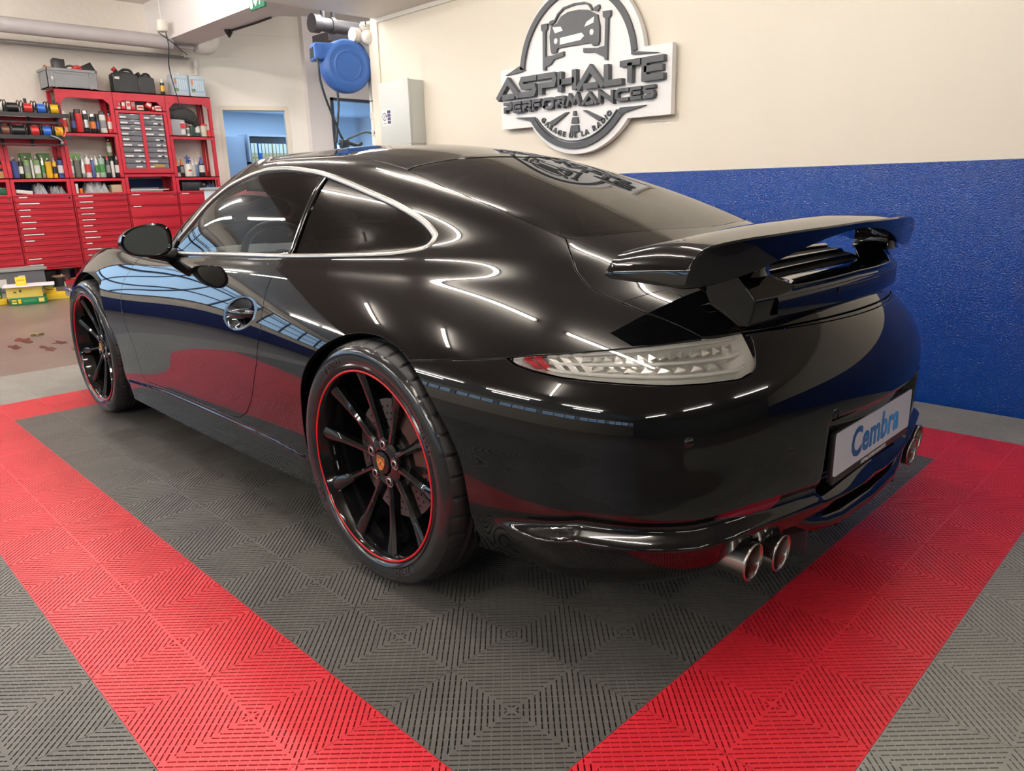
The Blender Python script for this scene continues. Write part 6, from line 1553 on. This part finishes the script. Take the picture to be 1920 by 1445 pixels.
# under the cabinets
e = empty('storage_bin', (10.0, -1.30, FZ), 0, 'grey lidded storage bin under the cabinet behind the yellow cartons', 'bin'); m = MB(); m.box(-.12, .25, -.42, .35, 0, .24, c=.02); m.build('bin_body', col(.11, .11, .12), e, angle=40); m = MB(); m.box(-.14, .27, -.45, .37, .24, .275, c=.01); m.build('bin_lid', mat('lid_grey', (.26, .27, .26), .5), e, angle=40)
m = MB(); m.box(-.1225, -.12, -.20, -.13, .10, .19); m.box(-.1225, -.12, .0, .12, .06, .16); m.build('bin_label', W_, e)
m = MB(); m.lathe([(.10, 0), (.115, .17), (.118, .185), (.105, .185), (.1, .17), (.001, .17)], 24, 0, Matrix.Translation((10.30, -1.83, FZ))); tag(m.build('black_bucket', K, angle=40), 'black bucket under the cabinet next to the red foot', 'bucket')
e = empty('paste_pot', (10.05, -1.90, FZ), 0, 'black pot with a wooden rim and a stirring stick in front of the bucket', 'pot'); m = MB(); m.lathe([(.065, 0), (.070, .12)], 20); m.build('pot_body', K, e, angle=40); m = MB(); m.lathe([(.074, .115), (.078, .13), (.06, .135), (.001, .12)], 20); m.build('pot_rim', col(.28, .20, .12), e, angle=40); m = MB(); m.cyl((-.05, -.05, 0), (-.03, -.03, .15), .008, 6); m.build('stirring_stick', W_, e)
e = empty('cable_drum', (10.38, -2.05, FZ), 0, 'dark cable drum standing on end under the cabinet', 'drum'); m = MB(); m.cyl((0, 0, .02), (0, 0, .184), .075, 20); m.build('drum_core', col(.10, .06, .06), e, angle=40); m = MB(); m.cyl((0, 0, 0), (0, 0, .018), .15, 28); m.cyl((0, 0, .185), (0, 0, .198), .15, 28); m.build('drum_flange', col(.05, .05, .055), e, angle=40)
m = MB(); m.tube(spline([(10.2, -2.12, .035), (10.22, -2.3, .045), (10.3, -2.45, .04), (10.25, -2.6, .05)], 6), .014, 8); m.tube(spline([(10.3, -2.10, .035), (10.26, -2.28, .065), (10.22, -2.42, .05)], 6), .012, 8); tag(m.build('copper_pipes', col(.35, .14, .06), smooth=True), 'copper coloured pipe ends on the red base under the cabinet', 'pipes')
# floor stains
rg = random.Random(9)
def blot(cx, cy, r, n, seed, mt_, label, el=1.0, th=.001):
    q = random.Random(seed); pts = []
    for k in range(n):
        a = 2 * math.pi * k / n; rr_ = r * (.45 + .75 * q.random()); pts.append((cx + rr_ * math.cos(a), cy + el * rr_ * math.sin(a)))
    pts = [tuple(p) for p in spline(pts, 4, closed=True)]
    m = MB(); m.prism(pts, FZ, FZ + th); return tag(m.build('oil_stain', mt_), label, 'stain')
DKS = mat('oil_dark', (.050, .030, .024), .25)
blot(6.25, -.74, .045, 14, 3, mat('rust_patch', (.16, .11, .05), .7), 'small rusty lump of dirt on the brown concrete', 1.0, .02)
for k, (x, y, r, el, lb) in enumerate(((6.1, -.62, .16, .35, 'dark oil streak beside the rusty lump'), (5.85, -.50, .12, .4, 'dark oil streak nearest the edge of the view'), (5.75, -.78, .10, .5, 'reddish oil spot nearer the front wheel'), (5.55, -.66, .16, .3, 'long dark oil streak towards the tiles'), (5.35, -.80, .12, .35, 'oil streak closest to the grey tiles'), (5.75, -.98, .10, .3, 'thin red streak beside the front wheel'))): blot(x, y, r, 13, 20 + k, DKS, lb, el)
car, hit, S_, lab_, doors_, rb_ = build_car()
build_car_rest(car, hit, doors_, rb_)

# loose things stand a hair above what carries them
for o in list(SC.objects):
    if o.parent is None and o.get('category') in ('can', 'spray can', 'bottle', 'spray bottle', 'sprayer', 'box', 'canister', 'jerrycan', 'binder', 'drawer', 'papers', 'machine', 'tub', 'tin', 'crate', 'bucket', 'pot', 'drum', 'monitor', 'cover', 'film', 'bag', 'cloth', 'rag', 'case'):
        o.location.z += .0012
